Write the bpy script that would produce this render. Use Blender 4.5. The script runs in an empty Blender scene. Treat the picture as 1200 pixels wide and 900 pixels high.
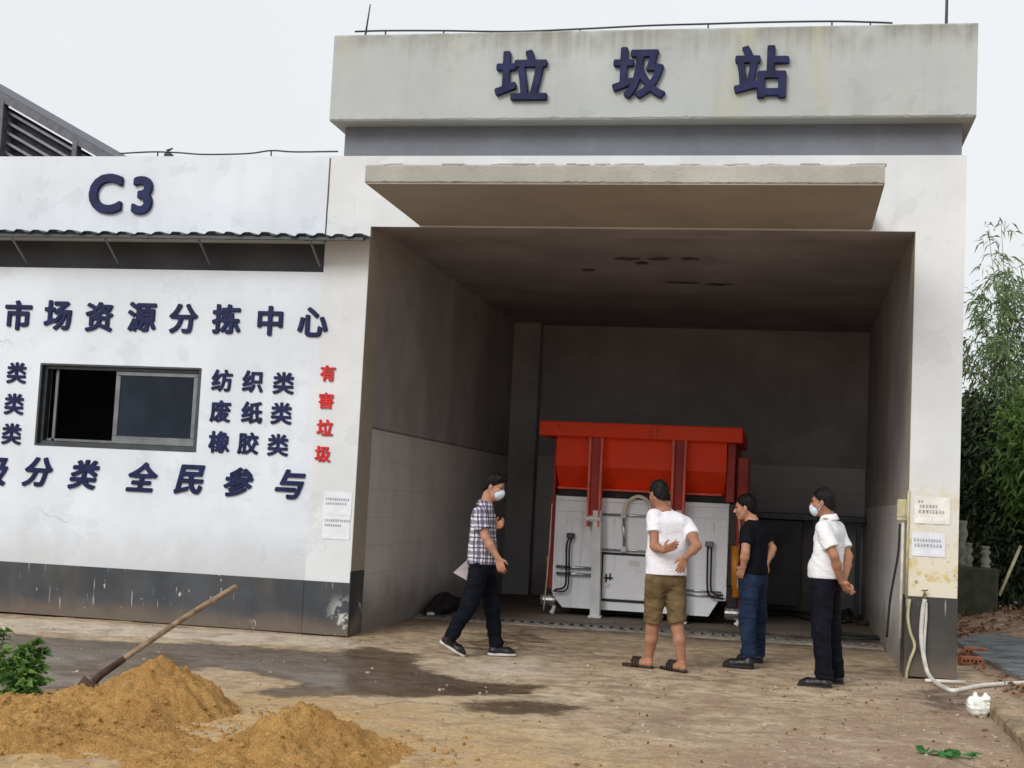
import bpy, math, random
import numpy as np
from mathutils import Vector, Matrix
random.seed(7); rng = np.random.default_rng(7)
scn = bpy.context.scene; COL = scn.collection
# ------------------------------------------------------------------ camera
F, YAW, PITCH, ROLL = 1622.845, .2018, .0840, .0494
CAM = np.array([4.4044, -13.7382, 1.464])
_c, _s = math.cos, math.sin
FW = np.array([-_s(YAW)*_c(PITCH), _c(YAW)*_c(PITCH), _s(PITCH)])
RT0 = np.array([_c(YAW), _s(YAW), 0]); UP0 = np.cross(RT0, FW)
RT = _c(ROLL)*RT0 + _s(ROLL)*UP0; UPV = -_s(ROLL)*RT0 + _c(ROLL)*UP0
def U(px, py, x=None, y=None, z=None):
    """the point of the place that stands at this spot of the photograph, on a plane x=, y= or z="""
    d = FW*F + RT*(px-600) - UPV*(py-450)
    ax, v = (0, x) if x is not None else ((1, y) if y is not None else (2, z))
    return CAM + d*((v-CAM[ax])/d[ax])
def G(px, py): return U(px, py, z=0)
cd = bpy.data.cameras.new('camera'); cam = bpy.data.objects.new('camera', cd); COL.objects.link(cam)
cd.sensor_width = 36; cd.lens = F/1200*36; cd.clip_end = 3000; cd.clip_start = .05
cam.matrix_world = Matrix(((RT[0], UPV[0], -FW[0], CAM[0]), (RT[1], UPV[1], -FW[1], CAM[1]), (RT[2], UPV[2], -FW[2], CAM[2]), (0, 0, 0, 1)))
scn.camera = cam
# ------------------------------------------------------------------ dimensions of the two buildings
W, WO, ZO, ZL, ZD, DEP = 5.51, 5.97, 4.254, 5.008, .541, 8.13
XS = -.49
# ------------------------------------------------------------------ objects
ROOT = {}
def empty(name, loc, label, cat, group=None):
    o = bpy.data.objects.new(name, None); COL.objects.link(o); o.location = loc; o.empty_display_size = .2
    o['label'] = label; o['category'] = cat
    if group: o['group'] = group
    ROOT[o] = np.array(loc, float); return o
def link(name, verts, faces, mat, parent=None, smooth=False, origin=None):
    v = np.array(verts, float).reshape(-1, 3)
    if parent is not None: org = ROOT[parent]
    elif origin is not None: org = np.array(origin, float)
    else: org = np.array([(v[:, 0].min()+v[:, 0].max())/2, (v[:, 1].min()+v[:, 1].max())/2, v[:, 2].min()])
    me = bpy.data.meshes.new(name); me.from_pydata((v-org).tolist(), [], [tuple(f) for f in faces]); me.update()
    if smooth: me.polygons.foreach_set('use_smooth', [True]*len(me.polygons))
    for m in (mat if isinstance(mat, (list, tuple)) else [mat]): me.materials.append(m)
    o = bpy.data.objects.new(name, me); COL.objects.link(o)
    if parent is not None: o.parent = parent; ROOT[o] = org
    else: o.location = org; ROOT[o] = org
    return o
def tag(o, label, cat, group=None):
    o['label'] = label; o['category'] = cat
    if group: o['group'] = group
    return o
def struct(o, kind='structure', label=None):
    o['kind'] = kind
    if label: o['label'] = label
    return o
class MB:
    def __init__(s): s.v = []; s.f = []
    def add(s, v, f):
        n = len(s.v); s.v += [tuple(map(float, p)) for p in v]; s.f += [tuple(i+n for i in q) for q in f]; return s
    def box(s, a, b):
        x0, y0, z0 = np.minimum(a, b); x1, y1, z1 = np.maximum(a, b)
        return s.add([(x0,y0,z0),(x1,y0,z0),(x1,y1,z0),(x0,y1,z0),(x0,y0,z1),(x1,y0,z1),(x1,y1,z1),(x0,y1,z1)],
                     [(0,3,2,1),(4,5,6,7),(0,1,5,4),(1,2,6,5),(2,3,7,6),(3,0,4,7)])
    def bbox(s, a, b, e=.01):          # box with chamfered edges
        a, b = np.minimum(a, b), np.maximum(a, b); e = min(e, (b-a).min()*.45)
        v = []; idx = {}
        for ax in range(3):
            for sx in (0, 1):
                for sy in (0, 1):
                    for sz in (0, 1):
                        sg = (sx, sy, sz); p = [0, 0, 0]
                        for k in range(3):
                            p[k] = (a[k] if sg[k] == 0 else b[k]) if k == ax else (a[k]+e if sg[k] == 0 else b[k]-e)
                        idx[(ax, sg)] = len(v); v.append(p)
        f = []
        for ax in range(3):
            o1, o2 = [k for k in range(3) if k != ax]
            for sd in (0, 1):
                q = []
                for c in ((0,0),(1,0),(1,1),(0,1)):
                    sg = [0,0,0]; sg[ax] = sd; sg[o1], sg[o2] = c; q.append(idx[(ax, tuple(sg))])
                f.append(q)
        for ax in range(3):
            o1, o2 = [k for k in range(3) if k != ax]
            for c in ((0,0),(1,0),(1,1),(0,1)):
                q = []
                for (fa, sd) in ((o1,0),(o1,1),(o2,1),(o2,0)):
                    sg = [0,0,0]; sg[o1], sg[o2] = c; sg[ax] = sd; q.append(idx[(fa, tuple(sg))])
                f.append(q)
        for sx in (0,1):
            for sy in (0,1):
                for sz in (0,1): f.append([idx[(k, (sx,sy,sz))] for k in range(3)])
        return s.add(v, f)
    def prism(s, poly, y0, y1):         # polygon of (x,z) extruded along y
        n = len(poly); v = [(x, y0, z) for x, z in poly]+[(x, y1, z) for x, z in poly]
        return s.add(v, [tuple(range(n)), tuple(range(2*n-1, n-1, -1))]+[(i, i+n, (i+1) % n+n, (i+1) % n) for i in range(n)])
    def tube(s, pts, r, n=8, caps=True):
        P = [np.array(p, float) for p in pts]; R = r if isinstance(r, (list, tuple)) else [r]*len(P)
        b = len(s.v); prev = None
        for i, p in enumerate(P):
            t = P[min(i+1, len(P)-1)]-P[max(i-1, 0)]; t /= np.linalg.norm(t)+1e-9
            if prev is None:
                a = np.array([0, 0, 1.]) if abs(t[2]) < .9 else np.array([1., 0, 0]); u = np.cross(t, a)
            else: u = prev-t*(prev@t)
            u /= np.linalg.norm(u)+1e-9; prev = u; w = np.cross(t, u)
            for k in range(n):
                q = p+R[i]*(math.cos(2*math.pi*k/n)*u+math.sin(2*math.pi*k/n)*w); s.v.append(tuple(q))
        for i in range(len(P)-1):
            for k in range(n):
                s.f.append((b+i*n+k, b+i*n+(k+1) % n, b+(i+1)*n+(k+1) % n, b+(i+1)*n+k))
        if caps:
            s.f.append(tuple(b+k for k in range(n))[::-1]); s.f.append(tuple(b+(len(P)-1)*n+k for k in range(n)))
        return s
    def lathe(s, c, prof, n=20, axis=2):
        b = len(s.v)
        for r, h in prof:
            for k in range(n):
                a = 2*math.pi*k/n; q = [r*math.cos(a), r*math.sin(a), h]
                if axis == 0: q = [h, q[0], q[1]]
                if axis == 1: q = [q[0], h, q[1]]
                s.v.append((c[0]+q[0], c[1]+q[1], c[2]+q[2]))
        m = len(prof)
        for i in range(m-1):
            for k in range(n): s.f.append((b+i*n+k, b+i*n+(k+1) % n, b+(i+1)*n+(k+1) % n, b+(i+1)*n+k))
        s.f.append(tuple(b+k for k in range(n))[::-1]); s.f.append(tuple(b+(m-1)*n+k for k in range(n))); return s
    def wall(s, x0, x1, z0, z1, y0, y1, holes=()):      # upright wall in the xz plane with rectangular openings
        xs = sorted({x0, x1, *[h[0] for h in holes], *[h[1] for h in holes]}); zs = sorted({z0, z1, *[h[2] for h in holes], *[h[3] for h in holes]})
        xs = [x for x in xs if x0 <= x <= x1]; zs = [z for z in zs if z0 <= z <= z1]
        full = lambda i, j: 0 <= i < len(xs)-1 and 0 <= j < len(zs)-1 and not any(h[0] <= (xs[i]+xs[i+1])/2 <= h[1] and h[2] <= (zs[j]+zs[j+1])/2 <= h[3] for h in holes)
        for i in range(len(xs)-1):
            for j in range(len(zs)-1):
                if not full(i, j): continue
                a, b, c, d = xs[i], xs[i+1], zs[j], zs[j+1]
                s.add([(a,y0,c),(b,y0,c),(b,y0,d),(a,y0,d)], [(0,1,2,3)]); s.add([(a,y1,c),(b,y1,c),(b,y1,d),(a,y1,d)], [(3,2,1,0)])
                if not full(i-1, j): s.add([(a,y0,c),(a,y0,d),(a,y1,d),(a,y1,c)], [(0,1,2,3)])
                if not full(i+1, j): s.add([(b,y0,c),(b,y0,d),(b,y1,d),(b,y1,c)], [(3,2,1,0)])
                if not full(i, j-1): s.add([(a,y0,c),(b,y0,c),(b,y1,c),(a,y1,c)], [(3,2,1,0)])
                if not full(i, j+1): s.add([(a,y0,d),(b,y0,d),(b,y1,d),(a,y1,d)], [(0,1,2,3)])
        return s
    def worn(s, a, b, n=90, e=.012, jit=.006, seed=1):      # beam along x whose arrises are slightly broken
        r = np.random.default_rng(seed); (x0, y0, z0), (x1, y1, z1) = np.minimum(a, b), np.maximum(a, b)
        pr = [(y0+e, z0), (y1-e, z0), (y1, z0+e), (y1, z1-e), (y1-e, z1), (y0+e, z1), (y0, z1-e), (y0, z0+e)]; V = []
        for i in range(n+1):
            ch = (r.random() < .08)*jit*2.5
            for k, (y, z) in enumerate(pr):
                jy = abs(r.normal())*jit*(k in (0, 5))+ch*(k in (5, 0))*r.random(); jz = abs(r.normal())*jit*(k in (6, 7))+ch*(k in (6, 7))*r.random()
                V.append((x0+(x1-x0)*i/n, y+jy, z-jz if k == 6 else z+jz))
        return s.add(V, [(i*8+k, i*8+8+k, i*8+8+(k+1) % 8, i*8+(k+1) % 8) for i in range(n) for k in range(8)]+[tuple(range(8)), tuple(range(n*8+7, n*8-1, -1))])
    def out(s, name, mat, parent=None, smooth=False, origin=None): return link(name, s.v, s.f, mat, parent, smooth, origin)
def spline(pts, n=8):
    P = [np.array(p, float) for p in pts]; P = [2*P[0]-P[1]]+P+[2*P[-1]-P[-2]]; o = []
    for i in range(1, len(P)-2):
        for k in range(n):
            t = k/n; a, b, c, d = P[i-1], P[i], P[i+1], P[i+2]
            o.append(.5*((2*b)+(-a+c)*t+(2*a-5*b+4*c-d)*t*t+(-a+3*b-3*c+d)*t**3))
    o.append(P[-2]); return o
def dup(o, parent=None, delta=(0, 0, 0)):
    c = o.copy(); COL.objects.link(c); ROOT[c] = ROOT[o]+np.array(delta) if parent is None else ROOT[parent]
    if parent is None: c.location = Vector(o.location)+Vector(delta)
    else: c.parent = parent
    for ch in [q for q in COL.objects if q.parent is o]: dup(ch, c)
    return c
# ------------------------------------------------------------------ noise
def vnoise(x, y, seed=0):
    xi, yi = np.floor(x).astype(np.int64), np.floor(y).astype(np.int64); fx, fy = x-xi, y-yi
    fx, fy = fx*fx*(3-2*fx), fy*fy*(3-2*fy)
    def h(a, b):
        n = (a*374761393+b*668265263+seed*1442695041) & 0xffffffff
        n = ((n ^ (n >> 13))*1274126177) & 0xffffffff
        return ((n ^ (n >> 16)) & 0xffff)/65535.
    return (h(xi,yi)*(1-fx)+h(xi+1,yi)*fx)*(1-fy)+(h(xi,yi+1)*(1-fx)+h(xi+1,yi+1)*fx)*fy
def fbm(x, y, o=4, seed=0):
    t = 0; a = .5; n = 0
    for i in range(o): t = t+a*vnoise(x*2**i, y*2**i, seed+i); n += a; a *= .5
    return t/n
def polydist(X, Y, poly):                # signed distance, negative inside
    P = np.array(poly)[:, :2]; d = np.full(X.shape, 1e9); ins = np.zeros(X.shape, bool)
    for i in range(len(P)):
        a, b = P[i], P[(i+1) % len(P)]; e = b-a
        t = np.clip(((X-a[0])*e[0]+(Y-a[1])*e[1])/(e@e+1e-12), 0, 1)
        d = np.minimum(d, np.hypot(X-a[0]-t*e[0], Y-a[1]-t*e[1]))
        c = (a[1] > Y) != (b[1] > Y); ins ^= c & (X < (b[0]-a[0])*(Y-a[1])/(b[1]-a[1]+1e-12)+a[0])
    return np.where(ins, -d, d)
# ------------------------------------------------------------------ materials
class NT:
    def __init__(s, name):
        s.m = bpy.data.materials.new(name); s.m.use_nodes = True; s.n = s.m.node_tree.nodes; s.l = s.m.node_tree.links
        s.b = s.n['Principled BSDF']
    def new(s, t, **k):
        q = s.n.new(t)
        for a, b in k.items(): setattr(q, a, b)
        return q
    def put(s, sock, v):
        if isinstance(v, bpy.types.NodeSocket): s.l.new(v, sock)
        else:
            if isinstance(v, (tuple, list)) and len(v) == 3 and sock.type == 'RGBA': v = (*v, 1)
            sock.default_value = v
    def pos(s): return s.new('ShaderNodeNewGeometry').outputs['Position']
    def objc(s): return s.new('ShaderNodeTexCoord').outputs['Object']
    def scale(s, vec, k):
        q = s.new('ShaderNodeVectorMath', operation='MULTIPLY'); s.put(q.inputs[0], vec); q.inputs[1].default_value = k; return q.outputs[0]
    def noise(s, vec, sc=1, det=4, rough=.55, dist=0):
        q = s.new('ShaderNodeTexNoise'); s.put(q.inputs['Vector'], vec); q.inputs['Scale'].default_value = sc; q.inputs['Detail'].default_value = det
        q.inputs['Roughness'].default_value = rough; q.inputs['Distortion'].default_value = dist; return q.outputs[0]
    def ramp(s, v, a, b, lo=0., hi=1.):
        q = s.new('ShaderNodeMapRange'); q.interpolation_type = 'SMOOTHSTEP'; s.put(q.inputs[0], v)
        for i, t in enumerate((a, b, lo, hi)): q.inputs[1+i].default_value = t
        return q.outputs[0]
    def math(s, op, a, b=0.):
        q = s.new('ShaderNodeMath', operation=op); s.put(q.inputs[0], a); s.put(q.inputs[1], b); return q.outputs[0]
    def mix(s, f, a, b):
        q = s.new('ShaderNodeMix', data_type='RGBA'); s.put(q.inputs[0], f); s.put(q.inputs[6], a); s.put(q.inputs[7], b); return q.outputs[2]
    def attr(s, name): return s.new('ShaderNodeAttribute', attribute_name=name).outputs['Fac']
    def xyz(s, v):
        q = s.new('ShaderNodeSeparateXYZ'); s.put(q.inputs[0], v); return q.outputs
    def bump(s, h, strength=.3, dist=.01):
        q = s.new('ShaderNodeBump'); q.inputs['Strength'].default_value = strength; q.inputs['Distance'].default_value = dist
        s.put(q.inputs['Height'], h); s.l.new(q.outputs[0], s.b.inputs['Normal'])
    def fin(s, col, rough=.7, metal=0., spec=.4):
        s.put(s.b.inputs['Base Color'], col); s.put(s.b.inputs['Roughness'], rough); s.b.inputs['Metallic'].default_value = metal
        s.b.inputs['Specular IOR Level'].default_value = spec; return s.m
def sc3(c, k): return tuple(min(1, x*k) for x in c)
def simple(name, c, rough=.6, metal=0., var=.18, sc=5., bump=.15, bsc=60., spec=.4, dirt=0., dirtc=(.1,.08,.06)):
    t = NT(name); p = t.pos(); n = t.noise(p, sc, 5)
    col = t.mix(t.ramp(n, .3, .7), sc3(c, 1-var), sc3(c, 1+var))
    if dirt: col = t.mix(t.ramp(t.noise(p, sc*.7, 8, .65), .62-.2*dirt, .8, 0, dirt), col, dirtc)
    r = t.ramp(t.noise(p, sc*2, 4), .3, .7, max(.02, rough-.08), min(1, rough+.08))
    if bump: t.bump(t.noise(p, bsc, 4), bump, .004)
    return t.fin(col, r, metal, spec)
def plaster(name, c, streak=.35, pillar=False, dirtc=(.30,.29,.24), z0=None, z1=None, topdirt=0., blot=.12, bump=.12, low=None):
    t = NT(name); p = t.pos(); x, y, z = t.xyz(p)
    col = t.mix(t.ramp(t.noise(p, .9, 5, .6), .35, .68), sc3(c, 1-blot), c)
    st = t.ramp(t.noise(t.scale(p, (5, 5, .25)), 1, 6, .65, .3), .52, .8)
    fade = t.ramp(t.noise(p, .7, 4), .35, .65, .15, 1)
    col = t.mix(t.math('MULTIPLY', t.math('MULTIPLY', st, fade), streak), col, dirtc)
    if topdirt:
        drip = t.math('ADD', z, t.math('MULTIPLY', t.noise(t.scale(p, (14, 14, .3)), 1, 4), -.55*1.0))
        k = t.ramp(drip, z1-.62, z1-.18, 0, topdirt)
        col = t.mix(t.math('MULTIPLY', k, t.ramp(t.noise(p, 2.2, 4), .3, .6)), col, (.20,.19,.16))
        gk = t.ramp(t.noise(t.scale(p, (2.2, 2.2, .3)), 1, 4, .6), .55, .75, 0, .55)
        col = t.mix(gk, col, (.42,.40,.25))
    if low:                              # splashed dirt along the foot
        k = t.ramp(t.math('ADD', z, t.math('MULTIPLY', t.noise(p, 3, 5), -.5)), low-.3, low+.35, .55, 0)
        col = t.mix(k, col, (.42,.41,.40))
    if pillar:
        k = t.math('MULTIPLY', t.ramp(x, 5.3, 5.5), t.ramp(t.math('ADD', z, t.math('MULTIPLY', t.noise(p, 2, 4), -.8)), .55, 1.7, 1, 0))
        col = t.mix(t.math('MULTIPLY', k, .55), col, (.74,.64,.40)); col = t.mix(t.math('MULTIPLY', k, t.ramp(t.noise(p, 4.5, 6, .7), .50, .60)), col, (.60,.47,.20))
        col = t.mix(t.math('MULTIPLY', k, t.ramp(t.noise(p, 13, 5, .7), .60, .64, 0, .8)), col, (.27,.19,.12))
    sp = t.ramp(t.noise(p, 9, 6, .7), .70, .76, 0, .5); col = t.mix(sp, col, dirtc)
    # hairline cracks and hand-trowelled unevenness
    vo = t.new('ShaderNodeTexVoronoi', feature='DISTANCE_TO_EDGE'); va = t.new('ShaderNodeVectorMath', operation='ADD'); nn = t.new('ShaderNodeTexNoise'); t.put(nn.inputs['Vector'], p); nn.inputs['Scale'].default_value = 2.5; nn.inputs['Detail'].default_value = 6
    t.put(va.inputs[0], p); t.put(va.inputs[1], t.scale(nn.outputs[1], (.7, .7, .7))); t.put(vo.inputs['Vector'], va.outputs[0]); vo.inputs['Scale'].default_value = .45
    ck = t.math('MULTIPLY', t.ramp(vo.outputs['Distance'], .001, .004, .55, 0), t.ramp(t.noise(p, .8, 3), .60, .70)); col = t.mix(ck, col, sc3(dirtc, .9))
    pt = t.ramp(t.noise(p, 1.7, 7, .62, .4), .575, .60); col = t.mix(t.math('MULTIPLY', pt, .16), col, sc3(c, .55))
    t.bump(t.math('ADD', t.math('ADD', t.noise(p, 28, 6, .6), t.math('MULTIPLY', t.noise(p, 3.2, 3), 2.2)), t.math('MULTIPLY', pt, .35)), bump*1.6, .012)
    return t.fin(col, .85, 0, .25)
M = {}
M['white_wall'] = plaster('white_wall', (.70,.75,.815), .18, low=.55)
M['station_wall'] = plaster('station_wall', (.70,.725,.745), .22, dirtc=(.40,.37,.30), pillar=True)
M['parapet'] = plaster('parapet_plaster', (.44,.465,.46), .6, (.34,.34,.27), z1=6.256, topdirt=.8)
M['grey_band'] = plaster('grey_band', (.20,.215,.25), .3, (.11,.12,.13), blot=.2)
M['cement'] = plaster('cement', (.40,.37,.32), .5, (.18,.16,.13), blot=.25, bump=.3)
M['fascia'] = plaster('canopy_fascia', (.44,.43,.39), .6, (.19,.17,.14), blot=.25, bump=.3)
M['soffit'] = plaster('canopy_soffit', (.40,.36,.31), .3, (.28,.23,.17), blot=.12)
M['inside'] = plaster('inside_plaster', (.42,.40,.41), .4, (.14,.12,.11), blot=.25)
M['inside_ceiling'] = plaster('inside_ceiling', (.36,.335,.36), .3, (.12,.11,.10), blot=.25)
M['reveal'] = plaster('reveal_shaded_cement', (.42,.38,.32), .4, (.2,.17,.13), blot=.2)  # beige of bare cement, with the reveal's weaker light put into the colour
M['roof'] = simple('roof_concrete', (.3,.3,.29), .9)
def tiles(name, lo_, hi_):
    t = NT(name); p = t.pos(); x, y, z = t.xyz(p)
    g = t.math('MAXIMUM', t.ramp(t.math('ABSOLUTE', t.math('SUBTRACT', t.math('FRACT', t.math('MULTIPLY', z, 3.3)), .5)), .485, .495),
               t.ramp(t.math('ABSOLUTE', t.math('SUBTRACT', t.math('FRACT', t.math('MULTIPLY', t.math('ADD', x, y), 2.2)), .5)), .49, .497))
    c = t.mix(t.ramp(t.noise(p, 1.2, 6, .65), .3, .7), lo_, hi_)
    c = t.mix(t.math('MULTIPLY', g, .35), c, (.15,.14,.13))
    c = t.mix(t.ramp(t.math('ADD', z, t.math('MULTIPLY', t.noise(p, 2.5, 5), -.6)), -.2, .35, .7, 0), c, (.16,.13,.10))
    return t.fin(c, .5, 0, .4)
M['tiles'] = tiles('inside_tiles', (.56,.55,.545), (.68,.67,.66)); M['tiles_dim'] = tiles('darker_tiles', (.42,.41,.41), (.52,.51,.51))  # second copy of the tiles in a darker tone for the back wall
def dado(name, c):
    t = NT(name); p = t.pos(); x, y, z = t.xyz(p)
    c0 = t.mix(t.ramp(t.noise(p, 1.6, 5, .6), .35, .7), sc3(c, .75), sc3(c, 1.25))
    c0 = t.mix(t.ramp(t.noise(t.scale(p, (3, 3, 1)), 1, 5), .5, .75, 0, .5), c0, (.10,.085,.065))
    c0 = t.mix(t.ramp(t.math('ADD', z, t.math('MULTIPLY', t.noise(p, 4, 4), -.25)), -.1, .12, .7, 0), c0, (.16,.12,.085))
    ch = t.math('MULTIPLY', t.ramp(t.noise(t.scale(p, (9, 9, 5)), 1, 6, .6, .6), .645, .66), t.ramp(t.noise(p, 1.3, 2), .47, .54))
    sc = t.math('MULTIPLY', t.ramp(t.noise(t.scale(p, (30, 30, 2.2)), 1, 4, .5), .665, .69), t.ramp(t.noise(p, 1.1, 2), .46, .54))
    sq = t.math('MULTIPLY', t.math('MULTIPLY', t.ramp(x, -.28, -.05), t.ramp(x, .01, .0)), t.math('MULTIPLY', t.ramp(z, .45, .25), t.ramp(t.noise(p, 5, 5, .65), .48, .54))); ch = t.math('MAXIMUM', ch, sq)
    t.bump(t.math('SUBTRACT', t.noise(p, 25, 6), ch), .3, .008)
    return t.fin(t.mix(t.math('MAXIMUM', ch, t.math('MULTIPLY', sc, .7)), c0, (.44,.44,.43)), .65, 0, .4)
M['dado'] = dado('dado_paint', (.046,.052,.060))
M['dado_warm'] = dado('pillar_foot_paint', (.055,.052,.048))
M['letter'] = simple('blue_letter', (.007,.012,.062), .5, var=.35, sc=9, spec=.22, dirt=.15, dirtc=(.05,.045,.06))
M['letter_dim'] = simple('faded_blue_letter', (.013,.016,.062), .6, var=.4, sc=7, spec=.2, dirt=.2, dirtc=(.09,.085,.10))
M['letter_red'] = simple('red_letter', (.55,.012,.012), .4, var=.2)
M['alu'] = simple('dark_aluminium', (.06,.065,.07), .4, .6, .15)
M['alu_light'] = simple('grey_aluminium', (.16,.17,.18), .4, .6, .15)
t = NT('window_glass'); p = t.pos()
M['glass'] = t.fin(t.mix(t.ramp(t.noise(p, 1.2, 4), .35, .7), (.004,.007,.013), (.012,.020,.035)), .05, 0, .22)
M['dark_panel'] = simple('dark_panel', (.055,.055,.06), .45, .2, .25, 1.5, dirt=.3, dirtc=(.1,.09,.08))
M['steel_sheet'] = simple('grey_steel_sheet', (.16,.17,.19), .5, .3, .2, dirt=.3)
M['shed_slat'] = simple('shed_slat', (.20,.205,.24), .6, .1, .2)
M['shed_steel'] = simple('shed_steel', (.10,.105,.125), .6, .1, .2)
M['shed_dark'] = simple('shed_dark', (.022,.023,.03), .8, 0, .3)
M['wire'] = simple('dark_wire', (.05,.05,.055), .5, .4, .2)
M['paper'] = simple('notice_paper', (.70,.72,.77), .8, 0, .06, 8)
M['paper_y'] = simple('notice_paper_aged', (.74,.73,.68), .8, 0, .1, 8, dirt=.2, dirtc=(.5,.42,.3))
M['ink'] = simple('ink', (.14,.14,.18), .8)
def paint(name, c, dirtc, rustc, rough=.45, spec=.3, amt=.5):
    t = NT(name); p = t.pos(); n = t.noise(p, 2.2, 5)
    col = t.mix(t.ramp(n, .3, .7), sc3(c, .90), c)
    st = t.math('MULTIPLY', t.ramp(t.noise(t.scale(p, (13, 13, .7)), 1, 6, .65), .54, .72), t.ramp(t.noise(p, 1.4, 4), .38, .62)); col = t.mix(t.math('MULTIPLY', st, amt), col, dirtc)
    rs = t.math('MULTIPLY', t.ramp(t.noise(t.scale(p, (24, 24, 3)), 1, 6, .7), .63, .68), t.ramp(t.noise(p, 2.1, 3), .48, .6)); col = t.mix(t.math('MULTIPLY', rs, .8), col, rustc)
    sx = t.math('MULTIPLY', t.ramp(t.noise(t.scale(p, (3, 3, 60)), 1, 3, .6, 1.2), .66, .69), t.ramp(t.noise(p, 2.6, 3), .5, .58)); col = t.mix(t.math('MULTIPLY', sx, .55), col, sc3(dirtc, .7))
    t.bump(t.math('ADD', t.noise(p, 3.5, 3), t.math('MULTIPLY', rs, .3)), .25, .02)
    return t.fin(col, t.ramp(n, .3, .7, rough-.1, rough+.12), 0, spec)
M['red_paint'] = paint('red_paint', (.93,.065,.016), (.36,.035,.015), (.10,.03,.02), .5, .2, .55)
M['red_rail'] = simple('red_rail', (.75,.12,.08), .5, 0, .2, 6, dirt=.25, dirtc=(.35,.25,.2))
M['red_dark'] = simple('dark_red_paint', (.36,.030,.020), .55, 0, .25, 4, dirt=.35, dirtc=(.05,.03,.025))
M['white_paint'] = paint('white_machine_paint', (.88,.89,.93), (.46,.43,.38), (.24,.13,.08), .42, .35, .5)
M['post_paint'] = simple('pale_grey_paint', (.68,.69,.69), .45, 0, .1, 4, dirt=.35, dirtc=(.25,.22,.18))
M['steel'] = simple('bright_steel', (.55,.55,.56), .28, .9, .1, 9)
M['rubber'] = simple('black_rubber', (.014,.014,.015), .6, 0, .3)
M['orange'] = simple('orange_paint', (.55,.20,.02), .5, 0, .25, 7, dirt=.4)
M['hose_beige'] = simple('beige_hose', (.66,.62,.48), .55, 0, .15)
M['grime'] = simple('black_grime', (.02,.018,.016), .7, 0, .5, 9, .4)
M['rust'] = simple('rusty_iron', (.06,.035,.025), .85, .2, .5, 14, .5)
M['wood'] = simple('weathered_wood', (.23,.155,.10), .75, 0, .35, 18, .3)
M['pvc'] = simple('dirty_pvc', (.55,.55,.50), .5, 0, .15, 9, dirt=.4, dirtc=(.3,.26,.18))
M['pvc_green'] = simple('greenish_pvc', (.47,.43,.26), .5, 0, .2, 9, dirt=.5, dirtc=(.2,.18,.10))
M['hose_white'] = simple('white_hose', (.62,.60,.55), .5, 0, .12, 9, dirt=.3, dirtc=(.4,.33,.25))
M['bag'] = simple('white_plastic_bag', (.78,.78,.74), .35, 0, .08)
M['brick'] = simple('red_brick', (.36,.13,.07), .9, 0, .3, 12, .4)
M['kerb'] = simple('mossy_kerb', (.27,.20,.12), .9, 0, .35, 6, .5, dirt=.6, dirtc=(.12,.11,.05))
M['slab'] = simple('wet_slab', (.17,.185,.20), .3, 0, .3, 2.5, .2, spec=.5, dirt=.3)
M['ledge'] = simple('mossy_ledge', (.045,.05,.03), .9, 0, .3, 7, dirt=.5)
M['baluster'] = simple('weathered_pale_concrete', (.19,.205,.17), .85, 0, .3, 7, dirt=.5, dirtc=(.15,.16,.1))
M['bark'] = simple('bark', (.09,.07,.05), .9, 0, .35, 20, .5)
M['culm'] = simple('bamboo_culm', (.05,.065,.028), .6, 0, .3, 8)
def leafmat(name, a, b):
    t = NT(name); g = t.new('ShaderNodeNewGeometry'); r = g.outputs['Random Per Island']
    c = t.mix(t.ramp(r, .1, .9), a, b); t.fin(c, .55, 0, .35)
    tr = t.new('ShaderNodeBsdfTranslucent'); t.put(tr.inputs[0], c)
    mx = t.new('ShaderNodeMixShader'); mx.inputs[0].default_value = .3
    t.l.new(t.b.outputs[0], mx.inputs[1]); t.l.new(tr.outputs[0], mx.inputs[2])
    t.l.new(mx.outputs[0], t.n['Material Output'].inputs[0]); return t.m
M['leaf_bamboo'] = leafmat('bamboo_leaf', (.10,.15,.065), (.21,.29,.125))
M['leaf_dark'] = leafmat('dark_leaf', (.028,.044,.024), (.075,.105,.05))
M['leaf_shrub'] = leafmat('shrub_leaf', (.05,.11,.02), (.13,.21,.05))
M['leaf_bush'] = leafmat('bush_leaf', (.035,.10,.018), (.17,.29,.06))
M['leaf_dry'] = leafmat('dry_leaf', (.14,.06,.025), (.34,.19,.10))
M['leaf_green'] = leafmat('fallen_leaf', (.04,.14,.04), (.07,.22,.06))
# ------------------------------------------------------------------ world and sun
SUN = Vector((-.36, -.86, .62)).normalized()
wd = bpy.data.worlds.new('World'); scn.world = wd; wd.use_nodes = True; wn = wd.node_tree
sky = wn.nodes.new('ShaderNodeTexSky'); sky.sky_type = 'NISHITA'; sky.sun_disc = False
sky.sun_elevation = math.asin(SUN.z); sky.sun_rotation = math.atan2(SUN.x, SUN.y); sky.dust_density = 4; sky.air_density = 1.5
hs = wn.nodes.new('ShaderNodeHueSaturation'); hs.inputs['Saturation'].default_value = .12; wn.links.new(sky.outputs[0], hs.inputs['Color'])
cl = wn.nodes.new('ShaderNodeTexNoise'); cl.inputs['Scale'].default_value = 1.6; cl.inputs['Detail'].default_value = 5
cr = wn.nodes.new('ShaderNodeMapRange'); wn.links.new(cl.outputs[0], cr.inputs[0])
for i, q in enumerate((.3, .7, .96, 1.04)): cr.inputs[1+i].default_value = q
cv = wn.nodes.new('ShaderNodeVectorMath'); cv.operation = 'SCALE'; cv.inputs[0].default_value = (7.9, 8.15, 8.45); wn.links.new(cr.outputs[0], cv.inputs['Scale'])
mx = wn.nodes.new('ShaderNodeMix'); mx.data_type = 'RGBA'; mx.inputs[0].default_value = .86
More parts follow.
